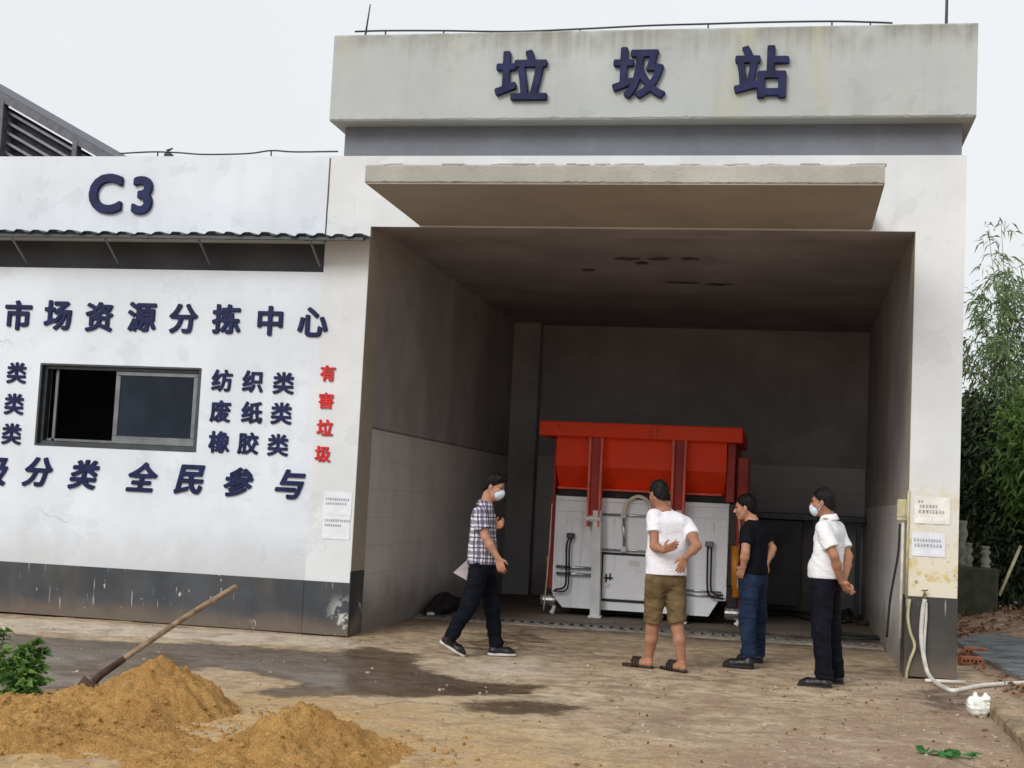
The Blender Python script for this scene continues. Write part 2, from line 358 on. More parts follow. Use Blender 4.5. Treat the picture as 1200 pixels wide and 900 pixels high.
wn.links.new(hs.outputs[0], mx.inputs[6]); wn.links.new(cv.outputs[0], mx.inputs[7])
bg = wn.nodes['Background']; bg.inputs[1].default_value = .099; wn.links.new(mx.outputs[2], bg.inputs[0])
sl = bpy.data.lights.new('sun', 'SUN'); sl.energy = 1.75; sl.angle = math.radians(26); sl.color = (1, .965, .92)
so = bpy.data.objects.new('sun', sl); COL.objects.link(so); so.rotation_euler = SUN.to_track_quat('Z', 'Y').to_euler(); so.location = (0, 0, 20)
vs = scn.view_settings; scn.display_settings.display_device = 'sRGB'; vs.view_transform = 'Standard'; vs.look = 'None'; vs.exposure = .20; vs.gamma = 1; vs.use_curve_mapping = False
scn.cycles.max_bounces = 6; scn.cycles.diffuse_bounces = 4
# ------------------------------------------------------------------ implicit modelling (smooth union of tapered limbs, meshed by surface nets)
def surfnet(D, org, vox):
    D = D.astype(np.float32); ins = D < 0; nx, ny, nz = D.shape
    cnt = np.zeros((nx-1, ny-1, nz-1), np.int8)
    C8 = [(i, j, k) for i in (0, 1) for j in (0, 1) for k in (0, 1)]
    for i, j, k in C8: cnt += ins[i:nx-1+i, j:ny-1+j, k:nz-1+k]
    act = np.argwhere((cnt > 0) & (cnt < 8)); vid = np.full(cnt.shape, -1, np.int64); vid[tuple(act.T)] = np.arange(len(act))
    val = {c: D[act[:, 0]+c[0], act[:, 1]+c[1], act[:, 2]+c[2]] for c in C8}
    acc = np.zeros((len(act), 3)); n = np.zeros(len(act))
    for a in C8:
        for ax in range(3):
            if a[ax]: continue
            b = list(a); b[ax] = 1; b = tuple(b); m = (val[a] < 0) != (val[b] < 0)
            t = val[a]/np.where(m, val[a]-val[b], 1); p = np.tile(np.array(a, float), (len(act), 1)); p[:, ax] += t
            acc += p*m[:, None]; n += m
    V = org+(act+acc/n[:, None])*vox; Fc = []
    for ax in range(3):
        o1, o2 = [(1, 2), (2, 0), (0, 1)][ax]
        s0 = [slice(None)]*3; s1 = [slice(None)]*3; s0[ax] = slice(0, -1); s1[ax] = slice(1, None)
        ch = ins[tuple(s0)] != ins[tuple(s1)]; e = np.argwhere(ch); sg = ins[tuple(s0)][ch]
        ok = (e[:, o1] > 0) & (e[:, o2] > 0) & (e[:, o1] < D.shape[o1]-1) & (e[:, o2] < D.shape[o2]-1); e = e[ok]; sg = sg[ok]
        q = []
        for d1, d2 in ((-1, -1), (0, -1), (0, 0), (-1, 0)):
            c = e.copy(); c[:, o1] += d1; c[:, o2] += d2; q.append(vid[tuple(c.T)])
        q = np.stack(q, 1); q[~sg] = q[~sg][:, ::-1]; Fc.append(q)
    return V, np.concatenate(Fc)
A_ = lambda p: np.array(p, float)
def nrm(v): v = A_(v); return v/(np.linalg.norm(v)+1e-12)
class SDF:
    def __init__(s, k=.02): s.p = []; s.k = k; s.cut = []; s.amp = []
    def cap(s, a, b, ra, rb, k=None, flat=False, sq=None): s.p.append(('c', A_(a), A_(b), ra, rb, s.k if k is None else k, flat, sq)); return s
    def chain(s, pts, rs, k=None):
        for i in range(len(pts)-1): s.cap(pts[i], pts[i+1], rs[i], rs[i+1], k)
        return s
    def ell(s, c, r, B=None, k=None): s.p.append(('e', A_(c), A_(r), np.eye(3) if B is None else A_(B), s.k if k is None else k)); return s
    def plane(s, p, n): s.cut.append((A_(p), nrm(n))); return s       # removes the side the normal points to
    def noise(s, amp, freq, seed): s.amp.append((amp, freq, seed)); return s
    def mesh(s, vox):
        lo, hi = [], []
        for q in s.p:
            if q[0] == 'c':
                r = max(q[3], q[4])*(max(1, max(q[7][1])) if q[7] else 1); lo.append(np.minimum(q[1], q[2])-r); hi.append(np.maximum(q[1], q[2])+r)
            else: r = q[2].max(); lo.append(q[1]-r); hi.append(q[1]+r)
        L = np.min(lo, 0)-3*vox-.012; H = np.max(hi, 0)+3*vox+.012; n = np.ceil((H-L)/vox).astype(int)+1
        ax = [L[i]+np.arange(n[i])*vox for i in range(3)]; D = np.full(n, 1., np.float32)
        for q, l, h in zip(s.p, lo, hi):
            k = q[5] if q[0] == 'c' else q[4]; pad = k+4*vox+.012
            i0 = np.maximum(((l-pad-L)/vox).astype(int), 0); i1 = np.minimum(((h+pad-L)/vox).astype(int)+2, n)
            sl = tuple(slice(i0[i], i1[i]) for i in range(3))
            P = [x[sl[i]].reshape([-1 if j == i else 1 for j in range(3)]) for i, x in enumerate(ax)]
            if q[0] == 'c':
                a, b = q[1], q[2]; w = [P[i]-a[i] for i in range(3)]; e = b-a
                if q[7]:                     # elliptical section: squash space along a direction
                    dr, (f1, ) = q[7][0], (q[7][1][0],)
                    dd = sum(w[i]*dr[i] for i in range(3)); f = 1/f1-1
                    w = [w[i]+dd*f*dr[i] for i in range(3)]; ed = e@dr; e = e+dr*ed*f
                t = np.clip(sum(w[i]*e[i] for i in range(3))/(e@e+1e-12), 0, 1)
                d = np.sqrt(sum((w[i]-t*e[i])**2 for i in range(3)))-(q[3]+(q[4]-q[3])*t)
                if q[6]:
                    ee = nrm(b-a); d = np.maximum(d, sum((P[i]-b[i])*ee[i] for i in range(3)))
            else:
                w = [P[i]-q[1][i] for i in range(3)]; B = q[3]; u = [sum(w[i]*B[j][i] for i in range(3)) for j in range(3)]; r = q[2]
                k0 = np.sqrt(sum((u[j]/r[j])**2 for j in range(3))); k1 = np.sqrt(sum((u[j]/r[j]**2)**2 for j in range(3)))+1e-9; d = k0*(k0-1)/k1
            X_ = D[sl]
            if k > 1e-5:
                hh = np.clip(.5+.5*(X_-d)/k, 0, 1); D[sl] = X_+(d-X_)*hh-k*hh*(1-hh)
            else: D[sl] = np.minimum(X_, d)
        P = [x.reshape([-1 if j == i else 1 for j in range(3)]) for i, x in enumerate(ax)]
        for amp, fr, sd in s.amp:
            rg = np.random.default_rng(sd); t = 0
            for o in range(5):
                kx = rg.normal(size=3)*A_(fr)*(1+.5*o); ph = rg.random()*6.28
                t = t+np.sin(kx[0]*P[0]+kx[1]*P[1]+kx[2]*P[2]+ph+1.3*np.sin(kx[1]*.6*P[0]-kx[2]*.5*P[2]+kx[0]*.4*P[1]))/(1+.4*o)
            D += (amp*t/2.5).astype(np.float32)
        for p, nn in s.cut: D = np.maximum(D, sum((P[i]-p[i])*nn[i] for i in range(3)))
        return surfnet(D, L, vox)
    def out(s, name, mat, vox, parent=None, smooth=True):
        v, f = s.mesh(vox); return link(name, v, f, mat, parent, smooth)
# ================================================================== the waste station
st = empty('garbage_station', (2.75, 0, 0), 'tall white concrete garbage station with an open drive-in bay and grey canopy', 'building')
def side(x0, x1, y0, y1, z0, z1): return MB().box((x0, y0, z0), (x1, y1, z1))
MB().wall(XS, WO, 0, ZL, 0, .45, [(0, W, -1, ZO)]).out('front_wall', M['station_wall'], st)
dl = MB().bbox((XS, -.007, 0), (.006, .30, .541), .004); dl.bbox((-.002, -.006, 0), (.0075, .455, .66), .002)
dl.out('painted_base', M['dado'], st)
zr = U(1095, 700, y=0)[2]
MB().bbox((W-.012, -.007, 0), (WO+.006, .455, zr), .004).out('painted_base', M['dado_warm'], st)
MB().box((0, .004, .66), (.004, .455, ZO)).out('reveal_tone_sheet', M['reveal'], st)  # thin sheet lays the dimmer beige tone over the white reveal
MB().box((W-.004, .004, zr), (W, .455, ZO)).out('reveal_tone_sheet', M['reveal'], st)
MB().box((.004, .006, ZO-.004), (W-.004, .456, ZO+.002)).out('reveal_tone_sheet', M['inside_ceiling'], st)  # dark ceiling-coloured sheet covers the white underside of the lintel
zcr = U(440, 502, x=0)[2]
YB = DEP
lw = MB().box((-.27, .45, zcr+.012), (-.02, YB+.25, ZL)); lw.box((-.27, .45, 0), (-.045, YB+.25, zcr+.012)); lw.out('side_wall', M['inside'], st)
MB().box((-.045, .452, 0), (-.022, YB-.001, zcr-.012)).out('tile_panel', M['tiles'], st)
rw = MB().box((W+.01, .45, 0), (W+.26, YB+.25, ZL)); rw.out('side_wall', M['inside'], st)
MB().box((W-.006, .46, 0), (W+.0098, YB-.001, 1.62)).out('tile_panel', M['tiles'], st)
MB().box((-.02, YB, 0), (W+.01, YB+.25, ZL)).out('back_wall', M['inside'], st)
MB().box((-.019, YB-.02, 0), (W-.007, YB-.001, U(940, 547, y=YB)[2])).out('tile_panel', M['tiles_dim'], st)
pl = U(624, 600, y=YB-.25)[0]
MB().bbox((-.019, YB-.3, 0), (pl, YB-.021, ZO+.06), .01).out('inner_column', M['inside'], st)
MB().box((-.02, .452, ZO+.06), (W+.01, YB, ZL-.01)).out('ceiling', M['inside_ceiling'], st)
# stained patches where the ceiling plaster has flaked
fl = MB()
for (px, py, w) in ((735, 303, .16), (772, 303, .14), (808, 303, .13), (752, 308, .1), (800, 331, .2), (842, 333, .18), (690, 316, .1)):
    p = U(px, py, z=ZO+.06); a = [(p[0]+w*math.cos(k/9*6.283)*(1+.3*math.sin(k*5+px)), p[1]+.10*math.sin(k/9*6.283)*(1+.3*math.cos(k*3+px))) for k in range(9)]
    n = len(fl.v); fl.add([(x, y, ZO+.056) for x, y in a], [tuple(range(8, -1, -1))])
fl.out('flaked_plaster', simple('flaked_patch', (.085,.07,.065), .95, 0, .4, 12), st)
MB().box((XS, .45, ZL-.012), (-.27, YB+.25, ZL)).out('roof', M['roof'], st)
cx0, cx1 = .522, 5.097
MB().worn((cx0, -1.88, ZO+.02), (cx1, 0, ZO+.026+.165), 120, .012, .005, 3).out('canopy', M['fascia'], st)
MB().box((cx0+.012, -1.868, ZO+.014), (cx1-.012, -.002, ZO+.0215)).out('canopy_soffit', M['soffit'], st)
rim = MB()                                 # chipped mortar crest on the canopy
for k in range(38):
    x = cx0+.05+rng.random()*(cx1-cx0-.2); w = .04+.18*rng.random()
    rim.bbox((x, -1.872+.02*rng.random(), ZO+.185), (x+w, -1.80, ZO+.191+.016*rng.random()), .004)
rim.out('mortar_crest', M['cement'], st)
PX0, PX1, PZ0, PZ1 = -.456, 6.025, 5.333, 6.256
MB().box((PX0+.10, .04, ZL), (PX1-.10, 4, PZ0)).out('frieze_band', M['grey_band'], st)
MB().worn((PX0, -.2, PZ0), (PX1, 4.2, PZ1), 150, .014, .004, 5).out('parapet', M['parapet'], st)
MB().box((PX0+.1, 4, ZL), (WO, YB+.25, ZL+.15)).out('roof', M['roof'], st)

# ------------------------------------------------------------------ lower building
XL = -9.5
sb = empty('sorting_room', ((XL+XS)/2, 0, 0), 'long low white sorting room with a sliding window, left of the open bay', 'building')
wx0, wx1 = U(45, 475, y=0)[0], U(232, 480, y=0)[0]; wz1, wz0 = U(140, 429.5, y=0)[2], U(136, 524.5, y=0)[2]
bx1 = U(383, 300, y=0)[0]; bz1, bz0 = U(200, 281, y=0)[2], U(190, 316, y=0)[2]
MB().wall(XL, XS, 0, ZL, 0, .24, [(wx0, wx1, wz0, wz1), (XL+.3, bx1, bz0, bz1)]).out('front_wall', M['white_wall'], sb)
MB().bbox((XL, -.0065, 0), (XS-.001, .2, ZD), .004).out('painted_base', M['dado'], sb)
MB().box((XL+.25, .15, bz0-.05), (bx1+.05, .2, bz1+.05)).out('transom_panel', M['dark_panel'], sb)
MB().box((XL, .24, 0), (XL+.2, 8, ZL)).out('side_wall', M['white_wall'], sb)
MB().box((XL+.2, 7.8, 0), (-.5, 8, ZL)).out('back_wall', M['white_wall'], sb)
MB().box((-.7, .24, 0), (-.5, 7.8, ZL-.31)).out('side_wall', M['white_wall'], sb)
MB().box((XL+.2, .24, ZL-.3), (-.49, 7.8, ZL-.12)).out('roof', M['roof'], sb)
MB().box((XL+.2, .24, -.05), (-.7, 7.8, .02)).out('room_floor', M['cement'], sb)
jt = MB()
zz = [ZL-.02, ZL-.3, ZL-.52, ZL-.80, bz1-.01]
for a, b in zip(zz[:-1], zz[1:]): jt.box((XS-.012+.006*rng.random(), -.0025, b), (XS+.004+.005*rng.random(), .01, a))
jt.out('wall_joint', M['dark_panel'], sb)
wf = empty('window', (wx0, 0, wz0), '', ''); del wf['label'], wf['category']; wf.parent = sb; wf.location = Vector(ROOT[wf]-ROOT[sb])
w_ = MB()
for a, b in (((wx0, .05, wz0), (wx1, .15, wz0+.045)), ((wx0, .05, wz1-.045), (wx1, .15, wz1)), ((wx0, .05, wz0+.045), (wx0+.05, .15, wz1-.045)), ((wx1-.05, .05, wz0+.045), (wx1, .15, wz1-.045))): w_.bbox(a, b, .004)
w_.box((wx0-.012, -.003, wz0-.012), (wx0+.012, .05, wz1+.01)); w_.box((wx1-.012, -.003, wz0-.012), (wx1+.012, .05, wz1+.01))
w_.box((wx0+.012, -.003, wz0-.014), (wx1-.012, .05, wz0+.008)); w_.box((wx0+.012, -.003, wz1-.008), (wx1-.012, .05, wz1+.012))
w_.out('frame', M['alu'], wf)
xm = U(134, 480, y=.08)[0]
s_ = MB()
for a, b in (((xm, .066, wz0+.046), (wx1-.05, .096, wz0+.13)), ((xm, .066, wz1-.09), (wx1-.05, .096, wz1-.046)), ((xm, .066, wz0+.13), (xm+.055, .096, wz1-.09)), ((wx1-.10, .066, wz0+.13), (wx1-.05, .096, wz1-.09))): s_.bbox(a, b, .004)
s_.out('sash', M['alu_light'], wf)
MB().box((xm+.05, .078, wz0+.125), (wx1-.095, .084, wz1-.085)).out('pane', M['glass'], wf)
s2 = MB(); s2.bbox((wx0+.12, .11, wz0+.046), (wx0+.155, .135, wz1-.046), .004); s2.bbox((wx0+.05, .11, wz0+.046), (xm, .135, wz0+.075), .004); s2.out('sash', M['alu_light'], wf)
# awning of corrugated sheet over the transom
aw = empty('awning', (-4, -.2, bz1), 'narrow corrugated steel awning with slanted struts above the sliding window', 'awning')
ax1 = U(428, 279, y=-.38)[0]; n = 360; vv = []; ff = []
zf = U(210, 275, y=-.40)[2]; zb = zf+.035
xs_ = np.linspace(XL+.1, ax1, n)
for i, x in enumerate(xs_):
    ph = (x*5.0) % 1; h = .028*max(0, min(1, (abs(ph-.5)*2-.35)*4)); h += .006*math.sin(x*3.1)+.004*math.sin(x*11)
    for yy, zz_ in ((-.41+.012*math.sin(x*2.3), zf+h), (-.002, zb+h)):
        vv += [(x, yy, zz_), (x, yy, zz_+.004)]
for i in range(n-1):
    a = i*4; b = a+4; ff += [(a, b, b+2, a+2), (a+1, a+3, b+3, b+1), (a, a+1, b+1, b), (a+2, b+2, b+3, a+3)]
M['awning_sheet'] = simple('dark_awning_sheet', (.07,.08,.085), .6, .2, .3, dirt=.4); link('roof_sheet', vv, ff, M['awning_sheet'], aw)
MB().box((XL+.1, -.385, zf-.035), (ax1-.02, -.345, zf-.004)).out('edge_rail', M['alu'], aw)
for px in (28, 137, 246, 376):
    xx = U(px-8, 300, y=-.2)[0]
    MB().tube([(xx, -.365, zf-.02), (xx, .0, bz0+.06)], .012, 6).out('strut', M['alu_light'], aw)
# ------------------------------------------------------------------ raised lettering
GLY = {}
def glyph_shape(ch, bold, n=76):
    """the character as a solid of unit height, thickened like cut foam lettering"""
    if (ch, bold) in GLY: return GLY[ch, bold]
    cu = bpy.data.curves.new('character', 'FONT'); cu.body = ch; cu.resolution_u = 4
    o = bpy.data.objects.new('character', cu); COL.objects.link(o)
    me = bpy.data.meshes.new_from_object(o.evaluated_get(bpy.context.evaluated_depsgraph_get()))
    v = np.array([q.co[:2] for q in me.vertices]); me.calc_loop_triangles(); tri = [tuple(t.vertices) for t in me.loop_triangles]
    cnt = {}
    for p in me.polygons:
        for e in p.edge_keys: cnt[e] = cnt.get(e, 0)+1
    bd = [e for e, c in cnt.items() if c == 1]
    bpy.data.objects.remove(o); bpy.data.curves.remove(cu); bpy.data.meshes.remove(me)
    lo, hi = v.min(0)-bold, v.max(0)+bold; s = (hi-lo).max()/n; lo = lo-3*s; m = np.ceil((hi-lo)/s).astype(int)+4
    x, y = np.meshgrid(lo[0]+np.arange(m[0])*s, lo[1]+np.arange(m[1])*s, indexing='ij')
    ins = np.zeros(x.shape, bool); d = np.full(x.shape, 9.)
    for a, b, c in tri:
        A, B, C = v[a], v[b], v[c]; k = lambda P, Q: (Q[0]-P[0])*(y-P[1])-(Q[1]-P[1])*(x-P[0])
        e1, e2, e3 = k(A, B), k(B, C), k(C, A); ins |= ((e1 >= 0) & (e2 >= 0) & (e3 >= 0)) | ((e1 <= 0) & (e2 <= 0) & (e3 <= 0))
    for a, b in bd:
        A, e = v[a], v[b]-v[a]; t = np.clip(((x-A[0])*e[0]+(y-A[1])*e[1])/(e@e+1e-12), 0, 1); d = np.minimum(d, np.hypot(x-A[0]-t*e[0], y-A[1]-t*e[1]))
    d = np.where(ins, -d, d)-bold
    hz = 3*s; zz = (np.arange(9)-4)*s
    D = np.maximum(d[:, :, None], np.abs(zz)[None, None, :]-hz)
    V, Fq = surfnet(D, np.array([lo[0], lo[1], zz[0]]), s)
    l, h = V.min(0), V.max(0); V = (V-(l+h)/2)/(h[1]-l[1]); V[:, 2] /= np.ptp(V[:, 2])
    GLY[ch, bold] = (V, Fq); return GLY[ch, bold]
def glyph(parent, ch, px, py, h_px, y, mat, depth=.028, bold=.034, shear=0., wid=1.0):
    V, Fq = glyph_shape(ch, bold); c = U(px, py, y=y); s = U(px, py-h_px/2, y=y)[2]-U(px, py+h_px/2, y=y)[2]
    w = np.stack([c[0]+V[:, 0]*s*wid+shear*V[:, 1]*s, y-depth/2+.004-V[:, 2]*depth, c[2]+V[:, 1]*s], 1)
    return link('character', w, Fq[:, ::-1] if False else Fq, mat, parent)
def sign(items, label, y, mat, **k):
    xs = [U(a[1], a[2], y=y) for a in items]; c = np.mean(xs, 0); c[2] = min(p[2] for p in xs)-.1
    r = empty('sign', c, label, 'sign')
    for a in items: glyph(r, a[0], a[1], a[2], a[3], y, mat, **k)
    return r
sign([('垃', 612, 89.5, 59), ('圾', 749.5, 86.5, 60), ('站', 892.5, 85.5, 62)], 'large dark blue raised characters 垃圾站 across the grey parapet', -.2, M['letter_dim'], depth=.06, bold=.034)
sign([('C', 125, 227.5, 47), ('3', 168, 229.5, 45)], 'raised dark blue building number C3 on the white wall above the awning', 0, M['letter'], depth=.045, bold=.040)
sign([(c, x, y, 35) for c, x, y in zip('市场资源分拣中心', (22, 68.5, 117, 167, 215.5, 266, 317, 367), (369.5, 369.5, 371.5, 371.5, 373.5, 374, 376, 377.5))],
     'single row of blue raised characters ending in 中心 just under the awning', 0, M['letter'])
sign([('类', 20, 437, 25), ('类', 17, 473.5, 25), ('类', 14, 508.5, 25)], 'column of three blue 类 characters left of the sliding window', 0, M['letter'], depth=.022, bold=.031)
sign([('纺', 260.5, 446, 26), ('织', 296.5, 447, 26), ('类', 332.5, 449, 26)], 'short blue row 纺织类, topmost of the three rows right of the window', 0, M['letter'], depth=.022, bold=.031)
sign([('废', 258.5, 482, 26), ('纸', 295.5, 483.5, 26), ('类', 330, 484.5, 26)], 'short blue row 废纸类, middle of the three rows right of the window', 0, M['letter'], depth=.022, bold=.031)
sign([('橡', 257, 518, 26), ('胶', 291, 519.5, 26), ('类', 326, 521.5, 26)], 'short blue row 橡胶类, lowest of the three rows right of the window', 0, M['letter'], depth=.022, bold=.031)
sign([('有', 384.5, 437.5, 19), ('害', 382.5, 469.5, 19), ('垃', 381, 501, 19), ('圾', 378.5, 532, 19)], 'vertical column of small red characters 有害垃圾 beside the bay', 0, M['letter_red'], depth=.025, bold=.03)
sign([(c, x, y, 35) for c, x, y in zip('圾分类全民参与', (-6, 45.5, 99.5, 167.5, 223.5, 280, 340), (551.5, 553, 556, 559, 562, 565, 567.5))],
     'slanted blue slogan row ending in 全民参与 below the sliding window', 0, M['letter'], shear=.22, bold=.035)
# ------------------------------------------------------------------ paper notices
def notice(px0, py0, px1, py1, y, label, mat, lines, curl=.006, group=None):
    a, b = U(px0, py1, y=y), U(px1, py0, y=y); r = empty('notice', ((a[0]+b[0])/2, y, a[2]), label, 'notice', group)
    nx, nz = 8, 8; v = []; f = []
    for s in (0, .0012):
        for i in range(nx+1):
            for j in range(nz+1):
                u, w = i/nx, j/nz; v.append((a[0]+(b[0]-a[0])*u, y-.003-s-curl*max(0, abs(u-.5)*2-.7)*abs(math.sin(w*5+px0))-curl*(w < .2)*.6*math.sin(u*7)**2, a[2]+(b[2]-a[2])*w))
    m = (nx+1)*(nz+1)
    for i in range(nx):
        for j in range(nz):
            q = i*(nz+1)+j; f += [(q, q+1, q+nz+2, q+nz+1), (m+q, m+q+nz+1, m+q+nz+2, m+q+1)]
    for i in range(nx): f += [(i*(nz+1), (i+1)*(nz+1), m+(i+1)*(nz+1), m+i*(nz+1)), (i*(nz+1)+nz, m+i*(nz+1)+nz, m+(i+1)*(nz+1)+nz, (i+1)*(nz+1)+nz)]
    for j in range(nz): f += [(j, m+j, m+j+1, j+1), (nx*(nz+1)+j, nx*(nz+1)+j+1, m+nx*(nz+1)+j+1, m+nx*(nz+1)+j)]
    link('sheet', v, f, mat, r)
    t = MB(); H = b[2]-a[2]; L = b[0]-a[0]
    for (u, w, l, h) in lines:
        x = a[0]+u*L
        while x < a[0]+(u+l)*L:                      # each mark a little cluster of strokes, too small to read
            d = H*h*(.75+.3*rng.random()); zb_t = a[2]+w*H; st_ = .10*d
            for q in range(3): zq = zb_t+H*h*(.1+.4*q)*(.9+.2*rng.random()); t.box((x+d*.1*rng.random(), y-.0078, zq), (x+d*(.7+.15*rng.random()), y-.0068-.0001*q, zq+st_))
            xq = x+d*(.2+.4*rng.random()); t.box((xq, y-.0080, zb_t), (xq+st_, y-.0066, zb_t+H*h)); x += d*1.08
    t.out('text', M['ink'], r)
notice(378, 577, 413, 603, 0, 'white paper notice on the white wall, upper of the pair by the bay', M['paper'], [(.08, .62, .8, .10), (.08, .44, .75, .09)])
notice(377, 604.5, 411, 631, 0, 'white paper notice on the white wall, lower of the pair by the bay', M['paper'], [(.08, .72, .85, .10), (.08, .52, .6, .09)])
notice(1071, 583, 1114, 613, 0, 'torn yellowed paper notice, upper of two on the right pillar', M['paper_y'], [(.1, .75, .12, .1), (.14, .58, .5, .11), (.12, .38, .7, .12)], .012)
notice(1068, 625, 1108, 651, 0, 'smoother paper notice, lower of two on the right pillar', M['paper'], [(.05, .6, .8, .12), (.08, .38, .78, .13)], .008)
# ------------------------------------------------------------------ roof fittings
lt = empty('roof_cable', (2.8, 1, PZ1), 'dark lightning cable on low stubs along the top of the grey parapet', 'cable')
cps = [U(px, py, y=.2) for px, py in ((416, 37), (452, 36), (520, 36), (600, 37), (680, 34), (760, 30), (830, 28), (900, 26), (975, 25), (1020, 26), (1046, 27))]
for c in cps: c[2] = max(c[2], PZ1+.022)
MB().tube(spline(cps, 6), .010, 6).out('cable', M['wire'], lt)
for i in (1, 2, 4, 6, 8, 9):
    p = cps[i]; MB().tube([(p[0], p[1], PZ1), p], .009, 6).out('stub', M['wire'], lt)
p = U(427, 42, y=.15); q = U(434, 5, y=.15)
a = MB(); a.tube([(p[0], .15, PZ1-.01), (p[0]+.01, .15, PZ1+.1), q], [.016, .012, .006], 6); a.tube([(p[0], .15, PZ1+.05), (p[0]-.10, .1, PZ1+.07), (p[0]-.13, .1, PZ1+.0)], .009, 6)
tag(a.out('lightning_rod', M['wire']), 'thin bent rod at the left end of the parapet top', 'lightning rod')
p = U(1109, 25, y=.5); a = MB(); a.tube([(p[0], .5, PZ1-.01), (p[0], .5, PZ1+1.3)], [.016, .013], 8); a.lathe((p[0], .5, PZ1), [(.05, -.005), (.05, .012), (.02, .03), (.016, .05)], 12)
tag(a.out('antenna_pole', M['wire']), 'straight dark pole at the right end of the parapet top', 'pole')
lc = empty('roof_cable', (-2.2, .1, ZL), 'thin dark cable along the low white roof edge', 'cable')
cps = [U(px, py, y=.1) for px, py in ((140, 180), (165, 178.5), (185, 178), (210, 179), (240, 181), (290, 180), (318, 176.5), (345, 178), (396, 177.5))]
for c in cps: c[2] = max(c[2], ZL+.012)
MB().tube(spline(cps, 6), .009, 6).out('cable', M['wire'], lc)
for i in (2, 6): MB().tube([(cps[i][0], .1, ZL), cps[i]], .008, 6).out('stub', M['wire'], lc)
p = U(199, 182, y=.12); a = MB(); a.tube([(p[0], .12, ZL-.01), (p[0], .12, ZL+.08)], .014, 8); a.bbox((p[0]-.055, .08, ZL+.02), (p[0]+.03, .16, ZL+.06), .01)
a.tube([(p[0], .12, ZL+.05), (p[0]-.03, .12, ZL+.095), (p[0]+.03, .12, ZL+.12)], [.016, .02, .008], 8)
tag(a.out('cable_clamp', M['wire']), 'small dark cable clamp on the low white roof edge', 'clamp')
# ------------------------------------------------------------------ steel shed behind the low building
YS = 26.
e0, e1 = U(-260, -42, y=YS), U(131, 183, y=YS)
sl_ = (e1[2]-e0[2])/(e1[0]-e0[0]); ex = lambda x: e1[2]+sl_*(x-e1[0])
xr = e1[0]+5.5; xl = e0[0]
sh = empty('steel_shed', ((xl+xr)/2, YS+6, 0), 'large dark steel shed with a louvred gable and sloping roof behind the low wall', 'shed')
MB().prism([(xl, ex(xl)), (xr, ex(xr)), (xr, ex(xr)-.27), (xl, ex(xl)-.27)], YS-.25, YS).out('gable_rafter', M['shed_steel'], sh)
MB().prism([(xl, ex(xl)+.05), (xr, ex(xr)+.05), (xr, ex(xr)-.05), (xl, ex(xl)-.05)], YS, YS+14).out('roof', M['shed_steel'], sh)
MB().prism([(xl, ex(xl)-.35), (xr-1, ex(xr-1)-.35), (xr-1, 0), (xl, 0)], YS+.3, YS+.5).out('gable_wall', M['shed_dark'], sh)
for k in range(14):
    o = -.45-k*.33
    MB().prism([(xl, ex(xl)+o), (xr-1.2, ex(xr-1.2)+o), (xr-1.2, ex(xr-1.2)+o-.09), (xl, ex(xl)+o-.09)], YS+.05, YS+.28).out('louvre_slat', M['shed_slat'], sh)
for px in (5, 94, -90, 180):
    x = U(px, 150, y=YS)[0]; MB().box((x-.08, YS-.27, 0), (x+.08, YS+.03, ex(x)-.2)).out('post', M['shed_steel'], sh)
# ================================================================== ground
gx = np.concatenate([[-900, -400, -180, -90, -50, -30, -20, -14], np.arange(-10, -5, .25), np.arange(-5, 9.5, .055), np.arange(9.5, 16, .3), [18, 22, 30, 50, 90, 180, 400, 900]])
gy = np.concatenate([[-900, -400, -180, -90, -50, -30, -20, -15, -12], np.arange(-10, -7.6, .2), np.arange(-7.6, 3.9, .055), np.arange(3.9, 12, .2), np.arange(12, 30, 1.5), [34, 42, 60, 90, 180, 400, 900]])
X, Y = np.meshgrid(gx, gy, indexing='ij')
px2 = lambda L: [G(*q)[:2] for q in L]
wob = (fbm(X*1.1, Y*1.1, 4, 3)-.5)*.9+(fbm(X*5, Y*5, 3, 9)-.5)*.25
def mask(poly, soft=.12, amp=1.): return np.clip(.5-(polydist(X, Y, px2(poly))+wob*amp*.45)/(2*soft), 0, 1)
wet = mask([(-200, 738), (0, 742), (150, 752), (270, 756), (400, 764), (432, 758), (480, 768), (512, 790), (560, 798), (640, 803), (600, 812), (540, 812), (480, 816), (400, 815), (330, 816), (290, 810), (335, 800), (300, 786), (240, 780), (180, 796), (110, 806), (60, 805), (0, 812), (-200, 800)], .14)
wet = np.maximum(wet, .8*mask([(560, 824), (620, 820), (672, 828), (655, 838), (600, 837), (560, 832)], .12))
wet = np.maximum(wet, .55*mask([(540, 750), (600, 737), (630, 736), (642, 750), (600, 766), (545, 770)], .2))
wet = np.maximum(wet, .45*mask([(640, 742), (760, 745), (900, 756), (1030, 764), (1060, 752), (760, 730), (620, 728)], .2))
wet = np.maximum(wet, .5*mask([(1090, 800), (1180, 815), (1110, 840), (1060, 812)], .2))
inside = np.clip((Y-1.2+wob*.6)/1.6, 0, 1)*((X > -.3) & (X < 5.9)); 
sand = mask([(-300, 830), (60, 806), (260, 806), (330, 826), (420, 822), (520, 850), (560, 900), (620, 960), (-300, 1100)], .5, 1.6)
sand = np.maximum(sand, .72*mask([(-200, 800), (280, 800), (560, 838), (760, 900), (820, 1000), (-200, 1100)], .8, 2.2))
soil = np.clip((X-6.15+wob*.25)/.25, 0, 1)*np.clip((Y+6)/1, 0, 1)
soil = np.maximum(soil, .75*mask([(1080, 800), (1170, 830), (1220, 920), (1120, 880), (1040, 830)], .5, 1.8))
